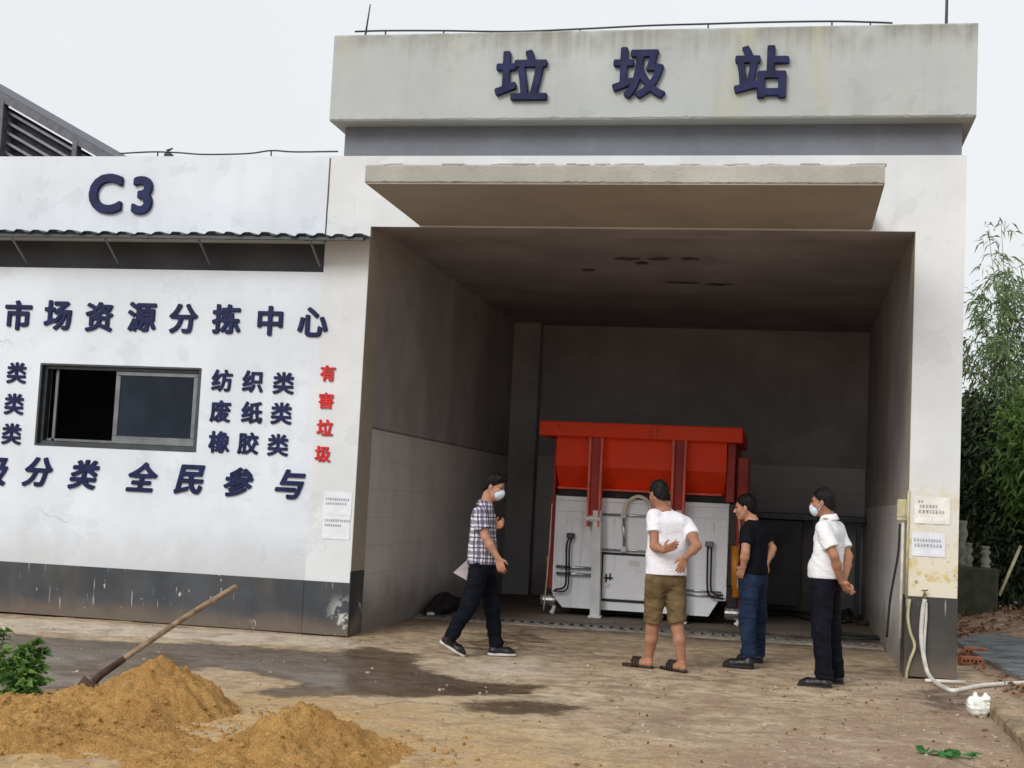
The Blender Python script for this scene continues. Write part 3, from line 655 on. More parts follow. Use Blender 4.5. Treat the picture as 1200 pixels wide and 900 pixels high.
soil = np.maximum(soil, .62*mask([(800, 885), (1000, 842), (1200, 862), (1200, 1000), (780, 1000)], .5, 2.6)); soil = np.maximum(soil, .5*mask([(700, 840), (840, 822), (900, 840), (820, 862), (720, 858)], .35, 2.4))
pale = mask([(-300, 716), (0, 722), (408, 748), (420, 760), (270, 752), (150, 746), (0, 738), (-300, 730)], .08, .4)
pale = np.maximum(pale, .9*mask([(500, 778), (640, 768), (670, 790), (560, 796)], .25, 1.2))
Z = (fbm(X*.8, Y*.8, 3, 5)-.5)*.03+(fbm(X*7, Y*7, 3, 8)-.5)*.012*(1-wet)-.006*wet
near = np.clip((9-np.abs(X-2))/3, 0, 1)*np.clip((11-np.abs(Y+1))/3, 0, 1)
Z = Z*near-.012*np.clip(1-np.abs(Y)/.8, 0, 1)
Z[(X > -.4) & (X < 5.6) & (Y > 2.6)] *= .4
Z += sand*.02*fbm(X*3, Y*3, 3, 12)*near+soil*near*.03*fbm(X*6, Y*6, 3, 13)
bank = np.clip((Y-4.0)/3, 0, 1)*np.clip((X-6.6)/.8, 0, 1); Z += bank*(.25*fbm(X*.6+3, Y*.6, 3, 21))*np.clip((30-np.abs(X-10))/10, 0, 1)*np.clip((40-Y)/10, 0, 1)
ny_ = len(gy); I = np.arange(len(gx)*ny_).reshape(len(gx), ny_)
fc = np.stack([I[:-1, :-1], I[1:, :-1], I[1:, 1:], I[:-1, 1:]], -1).reshape(-1, 4)
def ground_mat():
    t = NT('ground'); p = t.pos(); x, y, z = t.xyz(p)
    n1 = t.noise(p, .8, 6, .6); n2 = t.noise(p, 5, 7, .65); n3 = t.noise(p, 45, 5, .6)
    wet, snd, soi, ins, pal = (t.attr(a) for a in ('wet', 'sand', 'soil', 'inside', 'pale'))
    c = t.mix(t.ramp(n1, .3, .7), (.44,.325,.205), (.57,.45,.315))
    c = t.mix(t.ramp(n2, .42, .64, 0, .85), c, (.27,.185,.11)); c = t.mix(t.ramp(t.noise(t.scale(p, (1.1, 2.6, 1)), 1, 7, .7, .8), .54, .66, 0, .7), c, (.19,.135,.085))
    c = t.mix(t.ramp(t.noise(p, 2.1, 6, .7, .5), .56, .74, 0, .6), c, (.64,.55,.43))
    c = t.mix(pal, c, t.mix(t.ramp(n2, .4, .65), (.60,.50,.38), (.44,.36,.28)))
    sc_ = t.mix(t.ramp(n2, .3, .7), (.40,.24,.085), (.56,.38,.17))
    c = t.mix(t.math('MULTIPLY', snd, t.ramp(t.noise(p, 2.4, 6, .65), .30, .58, .25, 1)), c, sc_)
    so_ = t.mix(t.ramp(n2, .35, .65), (.13,.075,.05), (.33,.20,.14))
    c = t.mix(t.math('MULTIPLY', soi, t.ramp(t.noise(p, 3, 6, .65), .32, .55, .3, 1)), c, so_)
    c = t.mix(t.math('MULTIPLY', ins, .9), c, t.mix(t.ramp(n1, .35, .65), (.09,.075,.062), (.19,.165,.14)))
    pv = t.new('ShaderNodeTexVoronoi', feature='DISTANCE_TO_EDGE'); t.put(pv.inputs['Vector'], t.scale(p, (1, 1, 0))); pv.inputs['Scale'].default_value = .42
    t.put(pv.inputs['Vector'], t.new('ShaderNodeVectorMath', operation='ADD').outputs[0])
    va = pv.inputs['Vector'].links[0].from_node; t.put(va.inputs[0], t.scale(p, (1, 1, 0)))
    nz = t.new('ShaderNodeTexNoise'); t.put(nz.inputs['Vector'], p); nz.inputs['Scale'].default_value = 2.2; nz.inputs['Detail'].default_value = 5
    t.put(va.inputs[1], t.scale(nz.outputs[1], (.5, .5, 0)))
    ck = t.math('MULTIPLY', t.ramp(pv.outputs['Distance'], .002, .009, .45, 0), t.ramp(t.noise(p, .6, 3), .45, .6)); c = t.mix(ck, c, (.06,.045,.035))
    n4 = t.noise(p, 16, 6, .7); c = t.mix(t.ramp(n4, .56, .68, 0, .7), c, (.17,.115,.07)); c = t.mix(t.ramp(n4, .43, .32, 0, .6), c, (.68,.58,.44)); c = t.mix(t.ramp(n3, .56, .68, 0, .65), c, (.14,.10,.07)); c = t.mix(t.ramp(n3, .42, .30, 0, .55), c, (.66,.57,.46))
    n5 = t.noise(t.scale(p, (2.4, 3.4, 1)), 1, 9, .72, .6); c = t.mix(t.ramp(n5, .51, .62, 0, .48), c, (.22,.155,.10)); c = t.mix(t.ramp(t.noise(t.scale(p, (1.3, 1.9, 1)), 1, 8, .7, .4), .56, .66, 0, .45), c, (.24,.20,.125))
    c = t.mix(t.ramp(t.noise(t.scale(p, (7, 9, 1)), 1, 7, .72), .60, .68, 0, .6), c, (.13,.09,.06)); c = t.mix(t.ramp(t.noise(t.scale(p, (10, 12, 1)), 1, 5, .7), .36, .28, 0, .6), c, (.66,.56,.43))
    wk = t.ramp(t.math('ADD', wet, t.math('MULTIPLY', t.math('SUBTRACT', t.noise(p, 4.5, 9, .75), .5), 2.1)), .22, .74)
    wd_ = t.mix(1, c, c); dk = t.new('ShaderNodeMix', data_type='RGBA', blend_type='MULTIPLY'); dk.inputs[0].default_value = 1; t.put(dk.inputs[6], wd_); dk.inputs[7].default_value = (.30,.275,.26, 1)
    c = t.mix(wk, c, dk.outputs[2])
    r = t.math('SUBTRACT', t.ramp(n2, .3, .7, .78, .92), t.math('MULTIPLY', wk, t.ramp(n1, .35, .60, .30, .68)))
    h = t.math('ADD', t.math('MULTIPLY', n2, .6), t.math('MULTIPLY', n3, .25)); h = t.math('MULTIPLY', h, t.math('SUBTRACT', 1.05, t.math('MULTIPLY', wk, .85)))
    t.bump(h, .8, .035); return t.fin(c, r, 0, .28)
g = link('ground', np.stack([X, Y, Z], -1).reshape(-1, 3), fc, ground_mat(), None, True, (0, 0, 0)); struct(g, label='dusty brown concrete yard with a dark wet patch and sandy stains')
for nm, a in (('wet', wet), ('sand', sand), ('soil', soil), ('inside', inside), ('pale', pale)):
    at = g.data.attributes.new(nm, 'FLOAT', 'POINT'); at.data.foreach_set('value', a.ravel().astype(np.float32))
def gz(x, y):
    i = np.clip(np.searchsorted(gx, x)-1, 0, len(gx)-2); j = np.clip(np.searchsorted(gy, y)-1, 0, len(gy)-2)
    return Z[i, j]
# drain channel with a slotted iron cover across the bay mouth
d0, d1 = G(634, 733), G(1032, 758); YD = (d0[1]+d1[1])/2
M['ledge_grey'] = simple('worn_concrete_lip', (.26,.21,.16), .9, 0, .4, 5, .3, dirt=.6)
dr = empty('drain_cover', (2.7, YD, .0), 'long black slotted iron drain cover across the bay floor before the machine', 'drain')
a = MB(); a.box((.0, YD-.15, -.03), (W-.02, YD+.15, .006)); a.out('channel', M['grime'], dr)
a = MB(); a.box((.0, YD-.16, .004), (W-.02, YD-.135, .026)); a.box((.0, YD+.135, .004), (W-.02, YD+.16, .026))
k = .02
while k < W-.06: a.box((k, YD-.135, .007), (k+.055, YD+.135, .034)); k += .12
M['grate'] = simple('worn_iron_grate', (.15,.14,.13), .6, .2, .4, 9); a.out('slotted_grating', M['grate'], dr)
a = MB(); a.bbox((-.01, YD-.24, -.02), (W-.02, YD-.162, .012), .004); a.out('kerb_strip', M['ledge_grey'], dr)
# ================================================================== compactor
YM = 4.5; px_m = lambda px, py, y=YM: U(px, py, y=y)
XA, XB = px_m(649, 640)[0], px_m(853, 640)[0]
zt, zb_ = px_m(750, 585.5)[2], px_m(745, 717)[2]
cp = empty('waste_compactor', ((XA+XB)/2, YM+1.5, 0), 'white waste compactor with a red hopper and pale lifting posts inside the bay', 'compactor')
ch = .17
body = [(XA, zt), (XB, zt), (XB, zb_+ch*1.25), (XB-.10, zb_+ch*1.2), (XB-.22, zb_), (XA+.15, zb_), (XA+.04, zb_+ch*.7), (XA, zb_+ch*1.2)]
MB().prism(body, YM, YM+2.9).out('body', M['white_paint'], cp)
lip = MB(); lip.bbox((XA+.005, YM-.018, zt-.055), (XB-.005, YM-.001, zt-.006), .005); lip.bbox((XA+.005, YM-.012, zt-.20), (XB-.005, YM-.001, zt-.188), .004); lip.bbox((XB-.035, YM-.014, zb_+.4), (XB-.004, YM-.001, zt-.06), .004); lip.bbox((XA+.004, YM-.014, zb_+.3), (XA+.035, YM-.001, zt-.06), .004)
lip.out('stiffener', M['white_paint'], cp)
MB().box((XA+.2, YM+.35, .02), (XB-.2, YM+2.7, zb_+.02)).out('underframe', M['grime'], cp)
# red hopper: upright upper panel, lower panel falling back to the body, dark end frames, box flange on top
hx0, hx1 = px_m(653, 530)[0], px_m(852, 530)[0]
zf0, zf1 = px_m(752, 515.5)[2], px_m(752, 498)[2]; zmid = px_m(752, 549.5)[2]; zlow = px_m(752, 579)[2]
hp = MB(); hp.add([(hx0, YM-.06, zf0), (hx1, YM-.06, zf0), (hx1, YM-.06, zmid), (hx0, YM-.06, zmid), (hx0+.02, YM+.20, zlow), (hx1-.02, YM+.20, zlow), (hx0+.02, YM+1.9, zlow), (hx1-.02, YM+1.9, zlow), (hx0, YM+1.9, zf0), (hx1, YM+1.9, zf0)],
   [(0,3,2,1), (3,4,5,2), (4,6,7,5), (6,8,9,7), (0,8,6,4,3), (1,2,5,7,9)])
hp.out('hopper', M['red_paint'], cp)
MB().bbox((px_m(635, 505)[0], YM-.20, zf0), (px_m(871, 510)[0], YM+2.0, zf1), .012).out('hopper_flange', M['red_paint'], cp)
lb = MB(); lb.bbox((hx0+.02, YM+.02, zlow+.02), (hx1-.05, YM+.165, zlow+.05), .006); lb.out('hopper_ledge', M['red_rail'], cp)
for x0, x1 in ((XA-.05, hx0-.003), (hx1+.003, XB+.06)):
    MB().bbox((x0, YM+.0, zt+.02), (x1, YM+1.9, zf0-.002), .008).out('end_frame', M['red_dark'], cp)
MB().box((XA+.02, YM+.06, zt-.01), (XB-.02, YM+1.8, zlow+.012)).out('hopper_gap_fill', M['grime'], cp)  # black box filling the gap between hopper and body
for (px, zb2) in ((699.5, px_m(698, 617)[2]), (796.5, px_m(796, 640)[2])):
    xc = px_m(px, 560)[0]; r_ = empty('lifting_arm', (xc, YM-.2, zb2), '', ''); del r_['label'], r_['category']; r_.parent = cp; r_.location = Vector(ROOT[r_]-ROOT[cp])
    MB().prism([(xc-.075, zf0+.01), (xc+.075, zf0+.01), (xc+.066, zb2+.10), (xc-.066, zb2+.10)], YM-.16, YM-.10).out('plate', M['red_dark'], r_)
    for s in (-1, 1):
        MB().prism([(xc+s*.062, zf0+.0), (xc+s*.095, zf0+.0), (xc+s*.085, zb2+.0), (xc+s*.062, zb2)], YM-.215, YM-.05).out('rail', M['red_rail'], r_)
    MB().lathe((xc, YM-.18, zb2+.10), [(.030, -.10), (.042, -.098), (.042, .098), (.030, .10)], 14, 0).out('pin', M['post_paint'], r_)
for px, pb in ((697, 725), (797, 731)):
    b0 = px_m(px, pb, YM-.16); xt_ = px_m(700 if px < 750 else 797, 600, YM-.16)
    a = MB(); zt2 = xt_[2]+.02
    a.add([(b0[0]-.062, YM-.20, .03), (b0[0]+.062, YM-.20, .03), (b0[0]+.062, YM-.06, .03), (b0[0]-.062, YM-.06, .03), (xt_[0]-.052, YM-.20, zt2), (xt_[0]+.052, YM-.20, zt2), (xt_[0]+.052, YM-.06, zt2), (xt_[0]-.052, YM-.06, zt2)],
          [(0,3,2,1),(4,5,6,7),(0,1,5,4),(1,2,6,5),(2,3,7,6),(3,0,4,7)]); a.bbox((b0[0]-.085, YM-.225, .0), (b0[0]+.085, YM-.04, .03), .006)
    a.out('ram_post', M['post_paint'], cp)
# door with black seal
q0, q1 = px_m(705, 700), px_m(790, 650); dx0, dx1, dz0, dz1 = q0[0], q1[0], px_m(745, 704)[2], px_m(745, 651.5)[2]
e = .028; a = MB()
for A, B in (((dx0-e, dz0-e), (dx1+e, dz0)), ((dx0-e, dz1), (dx1+e, dz1+e)), ((dx0-e, dz0), (dx0, dz1)), ((dx1, dz0), (dx1+e, dz1))): a.bbox((A[0], YM-.022, A[1]), (B[0], YM-.001, B[1]), .004)
a.out('door_seal', M['rubber'], cp)
dd = MB().bbox((dx0+.004, YM-.03, dz0+.004), (dx1-.004, YM-.002, dz1-.004), .006).out('door', M['white_paint'], cp)
c = px_m(713, 677); a = MB(); a.bbox((c[0]-.05, YM-.05, c[2]-.012), (c[0]+.06, YM-.03, c[2]+.012), .004); a.bbox((c[0]-.035, YM-.045, c[2]-.06), (c[0]-.015, YM-.028, c[2]+.05), .004); a.bbox((c[0]+.015, YM-.045, c[2]-.03), (c[0]+.035, YM-.028, c[2]+.06), .004); a.out('handle', M['rubber'], dd)
c = px_m(711, 686); MB().bbox((c[0]-.045, YM-.036, c[2]-.03), (c[0]+.045, YM-.0305, c[2]+.025), .003).out('lock_plate', M['steel'], dd)
c = px_m(744, 660); MB().bbox((c[0]-.07, YM-.035, c[2]-.03), (c[0]+.07, YM-.0305, c[2]+.03), .003).out('rating_plate', M['post_paint'], dd)
def run(name, pts, r, mat, y=YM-.05, parent=cp, n=6, smooth=True):
    P = [px_m(*q[:2], q[2] if len(q) > 2 else y) for q in pts]
    return MB().tube(spline(P, 6) if smooth and len(P) > 2 else P, r, n).out(name, mat, parent, True)
run('supply_hose', [(731, 604), (732, 597), (736, 588), (746, 582), (755, 584), (761, 591), (763, 604)], .026, M['hose_beige'], YM-.07)
run('vertical_pipe', [(731, 606), (731.5, 645)], .020, M['steel'], YM-.06)
for py in (602.5, 643.5): run('cross_pipe', [(704, py), (790, py+4)], .013, M['steel'], YM-.035)
for py in (603, 643): 
    c = px_m(731, py, YM-.05); MB().bbox((c[0]-.035, YM-.085, c[2]-.045), (c[0]+.035, YM-.02, c[2]+.03), .012).out('pipe_clamp', M['post_paint'], cp)
for py in (664.5, 672.5): run('hydraulic_pipe', [(652, py-1), (694, py+1.5)], .021, M['steel'], YM-.045)
run('hydraulic_hose', [(668, 628), (664, 640), (663.5, 676), (661, 688), (650, 691)], .014, M['rubber'], YM-.085)
run('hydraulic_hose', [(672, 627), (667.5, 640), (666.5, 680), (662, 692), (648, 692.5)], .011, M['rubber'], YM-.085)
run('hydraulic_hose', [(829.5, 638), (829, 660), (829, 690), (833, 699), (848, 702)], .014, M['rubber'], YM-.085)
run('hydraulic_hose', [(834, 638), (833.5, 660), (833, 688), (837, 696), (848, 698)], .012, M['rubber'], YM-.085)
for px, py in ((669.5, 629), (831.5, 639)):
    c = px_m(px, py); MB().bbox((c[0]-.05, YM-.10, c[2]-.02), (c[0]+.05, YM-.001, c[2]+.05), .01).out('hose_port', M['alu'] if px < 700 else M['alu_light'], cp)
for py in (692, 697): run('hydraulic_pipe', [(798, py-1), (845, py+2)], .012, M['steel'], YM-.035)
# side gear: dark posts, orange cylinders, support wheels, power unit
MB().bbox((px_m(642, 640)[0], YM+.05, px_m(645, 690)[2]), (XA-.012, YM+.22, zt-.01), .01).out('guide_post', M['red_dark'], cp)
run('lift_cylinder', [(645, 690), (644.5, 652)], .05, M['orange'], YM+.12, n=10)
run('lift_cylinder', [(862, 700), (862.5, 640)], .06, M['orange'], YM+.02, n=10)
MB().bbox((XB+.09, YM+.05, .10), (px_m(876, 600)[0], YM+.35, px_m(868, 536)[2]), .012).out('guide_post', M['red_dark'], cp)
MB().bbox((XB+.01, YM-.02, px_m(846, 712)[2]), (px_m(864, 700)[0], YM+.3, px_m(846, 686)[2]), .015).out('power_unit', M['grime'], cp)
for px, py in ((642, 703), (858, 719)):
    c = px_m(px, py); w = empty('support_wheel', (c[0], YM+.05, c[2]-.1), '', ''); del w['label'], w['category']; w.parent = cp; w.location = Vector(ROOT[w]-ROOT[cp])
    MB().lathe((c[0], YM+.05, c[2]), [(.03, -.10), (.075, -.095), (.085, -.06), (.085, .06), (.075, .095), (.03, .10)], 18, 0).out('roller', M['steel'], w)
    MB().tube([(c[0]+.06, YM+.05, c[2]), (c[0]+.08, YM+.04, c[2]-.1), (c[0]+.05, YM+.04, .01)], [.03, .025, .035], 8).out('bracket', M['post_paint'], w)
run('yellow_cable', [(866, 606, YM-.1), (867, 640, YM-.1), (864, 690, YM-.1)], .01, M['hose_beige'])
run('loose_cable', [(647, 590, YM+.0), (644, 640, YM-.03), (640, 685, YM-.03), (637, 715, YM-.05)], .008, M['hose_beige'])
# ================================================================== people
def skin_mat(name, c):
    t = NT(name); p = t.pos(); n = t.noise(p, 9, 4); n2 = t.noise(p, 45, 5, .65)
    k = t.mix(t.ramp(n, .3, .7), sc3(c, .82), (min(1, c[0]*1.12), c[1]*.98, c[2]*.92)); k = t.mix(t.ramp(n2, .55, .75, 0, .4), k, (c[0]*.75, c[1]*.6, c[2]*.55))
    t.b.inputs['Subsurface Weight'].default_value = .12; t.b.inputs['Subsurface Radius'].default_value = (.02, .008, .004); t.b.inputs['Subsurface Scale'].default_value = 1
    t.bump(t.noise(p, 120, 4), .25, .003); return t.fin(k, .52, 0, .3)
CLOTH = []
M['skin'] = skin_mat('skin', (.43,.235,.155))
M['skin_tan'] = skin_mat('tanned_skin', (.36,.185,.115))
M['hair'] = simple('black_hair', (.006,.005,.005), .45, 0, .4, 90, .6, 160, spec=.12)
M['hair_grey'] = simple('greying_black_hair', (.010,.009,.009), .5, 0, .6, 70, .6, 160, spec=.12)
M['eye'] = simple('dark_eye', (.012,.009,.008), .2, 0, .1)
M['lip'] = simple('lip', (.36,.13,.10), .45, 0, .1)
M['mask'] = simple('mask_blue', (.55,.66,.78), .8, 0, .06, 20, .2)
CLOTH.append(('tee_white', lambda: cloth('white_cotton', (.78,.77,.82), .9, 0, .05, 6, .2, 40)))
CLOTH.append(('shirt_white', lambda: cloth('white_shirt_cloth', (.76,.77,.80), .85, 0, .05, 6, .2, 40)))
CLOTH.append(('tee_black', lambda: cloth('black_cotton', (.006,.006,.010), .85, 0, .3, 8, .2, 40, spec=.12)))
CLOTH.append(('trouser_black', lambda: cloth('black_trouser_cloth', (.004,.005,.010), .8, 0, .3, 8, .2, 40, spec=.12)))
CLOTH.append(('trouser_navy', lambda: cloth('dark_trouser_cloth', (.005,.005,.010), .8, 0, .3, 8, .2, 40, spec=.12)))
CLOTH.append(('denim', lambda: cloth('blue_denim', (.015,.026,.058), .85, 0, .35, 7, .25, 70, spec=.12)))
CLOTH.append(('khaki', lambda: cloth('khaki_cotton', (.135,.092,.045), .88, 0, .25, 9, .25, 50)))
M['shoe_black'] = simple('black_shoe_leather', (.012,.011,.012), .4, 0, .3)
M['sole_white'] = simple('pale_sole', (.50,.48,.45), .7, 0, .15)
M['sole_black'] = simple('black_sole', (.015,.014,.014), .7)
M['sandal'] = simple('dark_sandal', (.020,.013,.011), .55, 0, .3)
def cloth(name, c, rough=.88, metal=0, var=.1, sc=6, bump=.2, bsc=40, spec=.15):
    t = NT(name); p = t.pos(); n = t.noise(p, sc, 5); f1 = t.noise(t.scale(p, (9, 9, 14)), 1, 3, .5, 1.6); f2 = t.noise(t.scale(p, (5, 5, 22)), 1, 3, .5, .8)
    cr = t.math('ADD', t.math('ABSOLUTE', t.math('SUBTRACT', f1, .5)), t.math('MULTIPLY', t.math('ABSOLUTE', t.math('SUBTRACT', f2, .5)), .7))
    t.bump(t.math('ADD', cr, t.math('MULTIPLY', t.noise(p, 300, 2), .02)), .34, .045)
    return t.fin(t.mix(t.ramp(n, .3, .7), sc3(c, 1-var), sc3(c, 1+var)), rough, 0, spec)
def plaid():
    t = NT('plaid_cloth'); p = t.pos(); x, y, z = t.xyz(p); n = t.noise(p, 7, 3)
    u = t.math('ADD', t.math('ADD', x, t.math('MULTIPLY', y, .55)), t.math('MULTIPLY', n, .03)); w = t.math('ADD', z, t.math('MULTIPLY', n, .03))
    def band(c, per, off, wd): return t.ramp(t.math('ABSOLUTE', t.math('SUBTRACT', t.math('FRACT', t.math('ADD', t.math('DIVIDE', c, per), off)), .5)), wd, wd+.035, 1, 0)
    c = t.mix(t.ramp(n, .3, .7), (.60,.58,.68), (.70,.69,.74))
    c = t.mix(t.math('MULTIPLY', band(u, .088, .1, .19), .72), c, (.045,.04,.085)); c = t.mix(t.math('MULTIPLY', band(w, .096, .3, .18), .66), c, (.045,.04,.085))
    c = t.mix(t.math('MULTIPLY', band(u, .088, .55, .055), .8), c, (.02,.02,.05)); c = t.mix(t.math('MULTIPLY', band(w, .096, .8, .05), .8), c, (.02,.02,.05))
    f1 = t.noise(t.scale(p, (9, 9, 14)), 1, 3, .5, 1.6); t.bump(t.math('ABSOLUTE', t.math('SUBTRACT', f1, .5)), .4, .045); return t.fin(c, .85, 0, .15)
M['plaid'] = plaid()
for n_, fn_ in CLOTH: M[n_] = fn_()
def basis(fw, up):
    fw = nrm(fw); lf = nrm(np.cross(A_(up), fw)); return fw, lf, np.cross(fw, lf)
def hand(S, wr, d, back, thumb, curl=.45, sc=1.):
    """palm, four unequal bent fingers and a thumb that leaves the side of the palm"""
    d = nrm(d); back = nrm(A_(back)-d*(A_(back)@d)); t = nrm(A_(thumb)-d*(A_(thumb)@d)-back*(A_(thumb)@back)); wr = A_(wr)
    for i, (o, L) in enumerate(((.030, .070), (.010, .079), (-.010, .073), (-.029, .057))):
        kn = wr+d*(.088-.004*abs(i-1))*sc+t*o*sc; S.cap(wr+t*o*.55*sc, kn, .0135*sc, .0115*sc, .012)
        a = kn; ang = curl*.5
        for q, fr in enumerate((.45, .31, .24)):
            dr = d*math.cos(ang)-back*math.sin(ang)+t*o*1.6; dr = nrm(dr); b = a+dr*L*fr*sc; S.cap(a, b, (.0098-.001*q)*sc, (.0090-.001*q)*sc, .003); a = b; ang += curl
    a = wr+d*.022*sc+t*.024*sc; b = a+nrm(d*.65+t*.75-back*.25)*.042*sc; c = b+nrm(d*.95+t*.30-back*.35)*.034*sc
    S.cap(a, b, .0145*sc, .0115*sc, .010).cap(b, c, .0110*sc, .0085*sc, .004)
def person(label, Y0, c):
    J = lambda q: U(q[0], q[1], y=Y0+(q[2] if len(q) > 2 else 0))
    f = nrm((*c['f'], 0)); up = A_((0, 0, 1)); l = np.cross(up, f)
    H = J(c['head']); hf, hl, hu = basis(c['face'], c.get('hup', (0, 0, 1))); N = J(c['neck']); C = J(c['chest']); P = J(c['pelvis']); hs_ = c.get('hs', 1.)
    h = lambda a, b, d: H+(hf*a+hl*b+hu*d)*hs_
    HB = np.stack([hf, hl, hu])
    feet = [(G(*a), G(*b)) for a, b in c['feet']]
    base = np.mean([q for a in feet for q in a], 0); base[2] = 0
    root = empty('person', base, label, 'person', )
    S = SDF(.022)
    S.ell(h(-.012, 0, .036), A_((.094, .074, .086))*hs_, HB).ell(h(.026, 0, -.034), A_((.066, .058, .084))*hs_, HB).ell(h(.064, 0, -.096), A_((.022, .026, .020))*hs_, HB)
    for s in (-1, 1):
        S.cap(h(-.012, s*.060, -.040), h(.05, s*.020, -.096), .016*hs_, .016*hs_); S.ell(h(.052, s*.040, -.022), A_((.022, .020, .024))*hs_, HB)
        S.ell(h(-.014, s*.077, -.008), A_((.019, .009, .032))*hs_, HB, .006); S.ell(h(.079, s*.031, .030), A_((.012, .022, .008))*hs_, HB, .010)
    S.cap(h(.086, 0, .014), h(.110, 0, -.028), .008*hs_, .0125*hs_, .012).ell(h(.100, 0, -.032), A_((.012, .017, .010))*hs_, HB, .008).ell(h(.086, 0, -.060), A_((.012, .024, .011))*hs_, HB, .008)
    S.cap(h(-.03, 0, -.05), N-up*.02, .053, .060, .03)
    sh = {s: C+l*s*c.get('shw', .175)+A_(c.get('sho', {}).get(s, (0, 0, 0))) for s in (1, -1)}
    for s in (1, -1):
        S.cap(N-up*.03, sh[s], .05, .045, .04); S.cap(C+l*s*.09-up*.06, P+l*s*.07+up*.05, .075, .08, .05)
        e, w = J(c['arm'][s][0]), J(c['arm'][s][1]); tip = J(c['arm'][s][2]); d = tip-w
        S.chain([sh[s], (sh[s]+e)/2, e], [.050, .046, .038], .02); m = e+(w-e)*.35; S.chain([e, m, w], [.038, .041, .026], .02)
        hand(S, w, d, c['arm'][s][3], c['arm'][s][4], c['arm'][s][5])
    legs = {}
    for i, s in enumerate((1, -1)):
        hip = P+l*s*.09-up*.03; fy = (feet[i][0][1]+feet[i][1][1])/2; kq, aq, rise = c['leg'][s]
        an = U(aq[0], aq[1], y=fy); kn = U(kq[0], kq[1], y=(hip[1]+fy)/2); hl_, to = feet[i][0].copy(), feet[i][1].copy()
        if rise: hl_ = U(*rise, y=to[1])
        legs[s] = (hip, kn, an, hl_, to)
        ca = kn+(an-kn)*.32+A_((-f[0], -f[1], 0))*.012
        kk = 1 if c.get('bare') else .72; S.chain([hip, kn], [.085*kk, .056*kk], .03).chain([kn, ca, an], [.055*kk, .056*kk, .035], .02)
        if c.get('bare'): S.cap(an, hl_+up*.045+(to-hl_)*.10, .034, .030).cap(an, hl_+(to-hl_)*.66+up*.048, .032, .026, .02).cap(hl_+(to-hl_)*.1+up*.045, hl_+(to-hl_)*.66+up*.042, .03, .036, .02)
        if c.get('bare'):
            fd = nrm(to-hl_); fs = np.cross(up, fd)
            for q in range(5):
                o = -s*(.034-.017*q) if False else (.034-.017*q)*(-s); a = hl_+(to-hl_)*.66+fs*o*.8+up*.040; S.cap(a, a+fd*(.065-.007*q), .011 if q else .013, .009 if q else .011, .006)
    S.out('body', c.get('skin', M['skin']), .0066, root)
    # hair
    K = SDF(.01); K.ell(h(-.016, 0, .044), A_((.101, .082, .092))*hs_, HB).ell(h(-.055, 0, -.02), A_((.058, .066, .070))*hs_, HB, .03)
    if c.get('quiff'): K.ell(h(.045, 0, .105), A_((.055, .055, .035))*hs_, HB, .03)
    K.noise(.0045, (70, 70, 60), 5).noise(.0032, (190, 190, 120), 9).plane(h(.012, 0, .014), hf*.66-hu*.75).plane(h(0, 0, -.082), -hu); K.out('hair', c.get('hair', M['hair']), .0048, root)
    E = {}
    for s in (-1, 1):
        e = SDF(.001); e.ell(h(.083, s*.031, .012), A_((.008, .013, .006))*hs_, HB); e.out('eye', M['eye'], .0025, root)
    e = SDF(.004); e.ell(h(.095, 0, -.056), A_((.006, .020, .005))*hs_, HB).ell(h(.094, 0, -.066), A_((.006, .017, .005))*hs_, HB)
    if not c.get('mask'): e.out('lips', M['lip'], .003, root)
    for s in (-1, 1):
        e = SDF(.004); e.cap(h(.089, s*.017, .033), h(.079, s*.050, .034), .005, .003); e.out('eyebrow', c.get('hair', M['hair']), .0028, root)
    if c.get('mask'):
        m = c['mask']; K = SDF(.02); K.ell(h(.060, 0, -.046+m), A_((.052, .062, .056))*hs_, HB).ell(h(.092, 0, -.026+m), A_((.022, .020, .026))*hs_, HB, .03)
        K.plane(h(.030, 0, 0), -hf*.9+hu*.15).noise(.0012, (60, 60, 140), 3); mk = K.out('face_mask', M['mask'], .0045, root)
        b = MB()
        for s in (-1, 1): 
            for dz in (-.02, -.075): b.tube(spline([h(.035, s*.062, dz+m), h(.01, s*.073, dz*.6-.005), h(-.026, s*.083, -.005)], 4), .0026, 5)
        b.out('ear_loop', M['mask'], mk)
    # upper garment
    T = SDF(.045); wd_ = c.get('girth', 1.); hz = J(c['hem'])[2]
    for s in (1, -1):
        T.cap(C+l*s*.085-up*.045, P+l*s*.066-up*.02, .100*wd_, .112*wd_*c.get('loose', 1), .05); T.cap(N-up*.055+l*s*.03, sh[s]-up*.004, .055, .058, .035)
    T.cap(C-up*.05+f*.01, P-up*.06, .105*wd_, .118*wd_*c.get('loose', 1), .05)
    if c.get('belly'): T.ell(P+f*.035+up*.09, (.125, .14, .115), None, .08)
    for s in (1, -1):
        e = J(c['arm'][s][0]); k = c.get('sleeve', .62); b = sh[s]+(e-sh[s])*k
        T.cap(sh[s], b, .066, .068, .022, True)
    T.cap(N-up*.06, N+up*.006, .080, .066, .025, True)
    T.noise(c.get('fold', .0075), (13, 13, 17), c['seed']).plane((0, 0, hz), (0, 0, -1))
    shirt = T.out('shirt', c['shirt'], .0075, root)
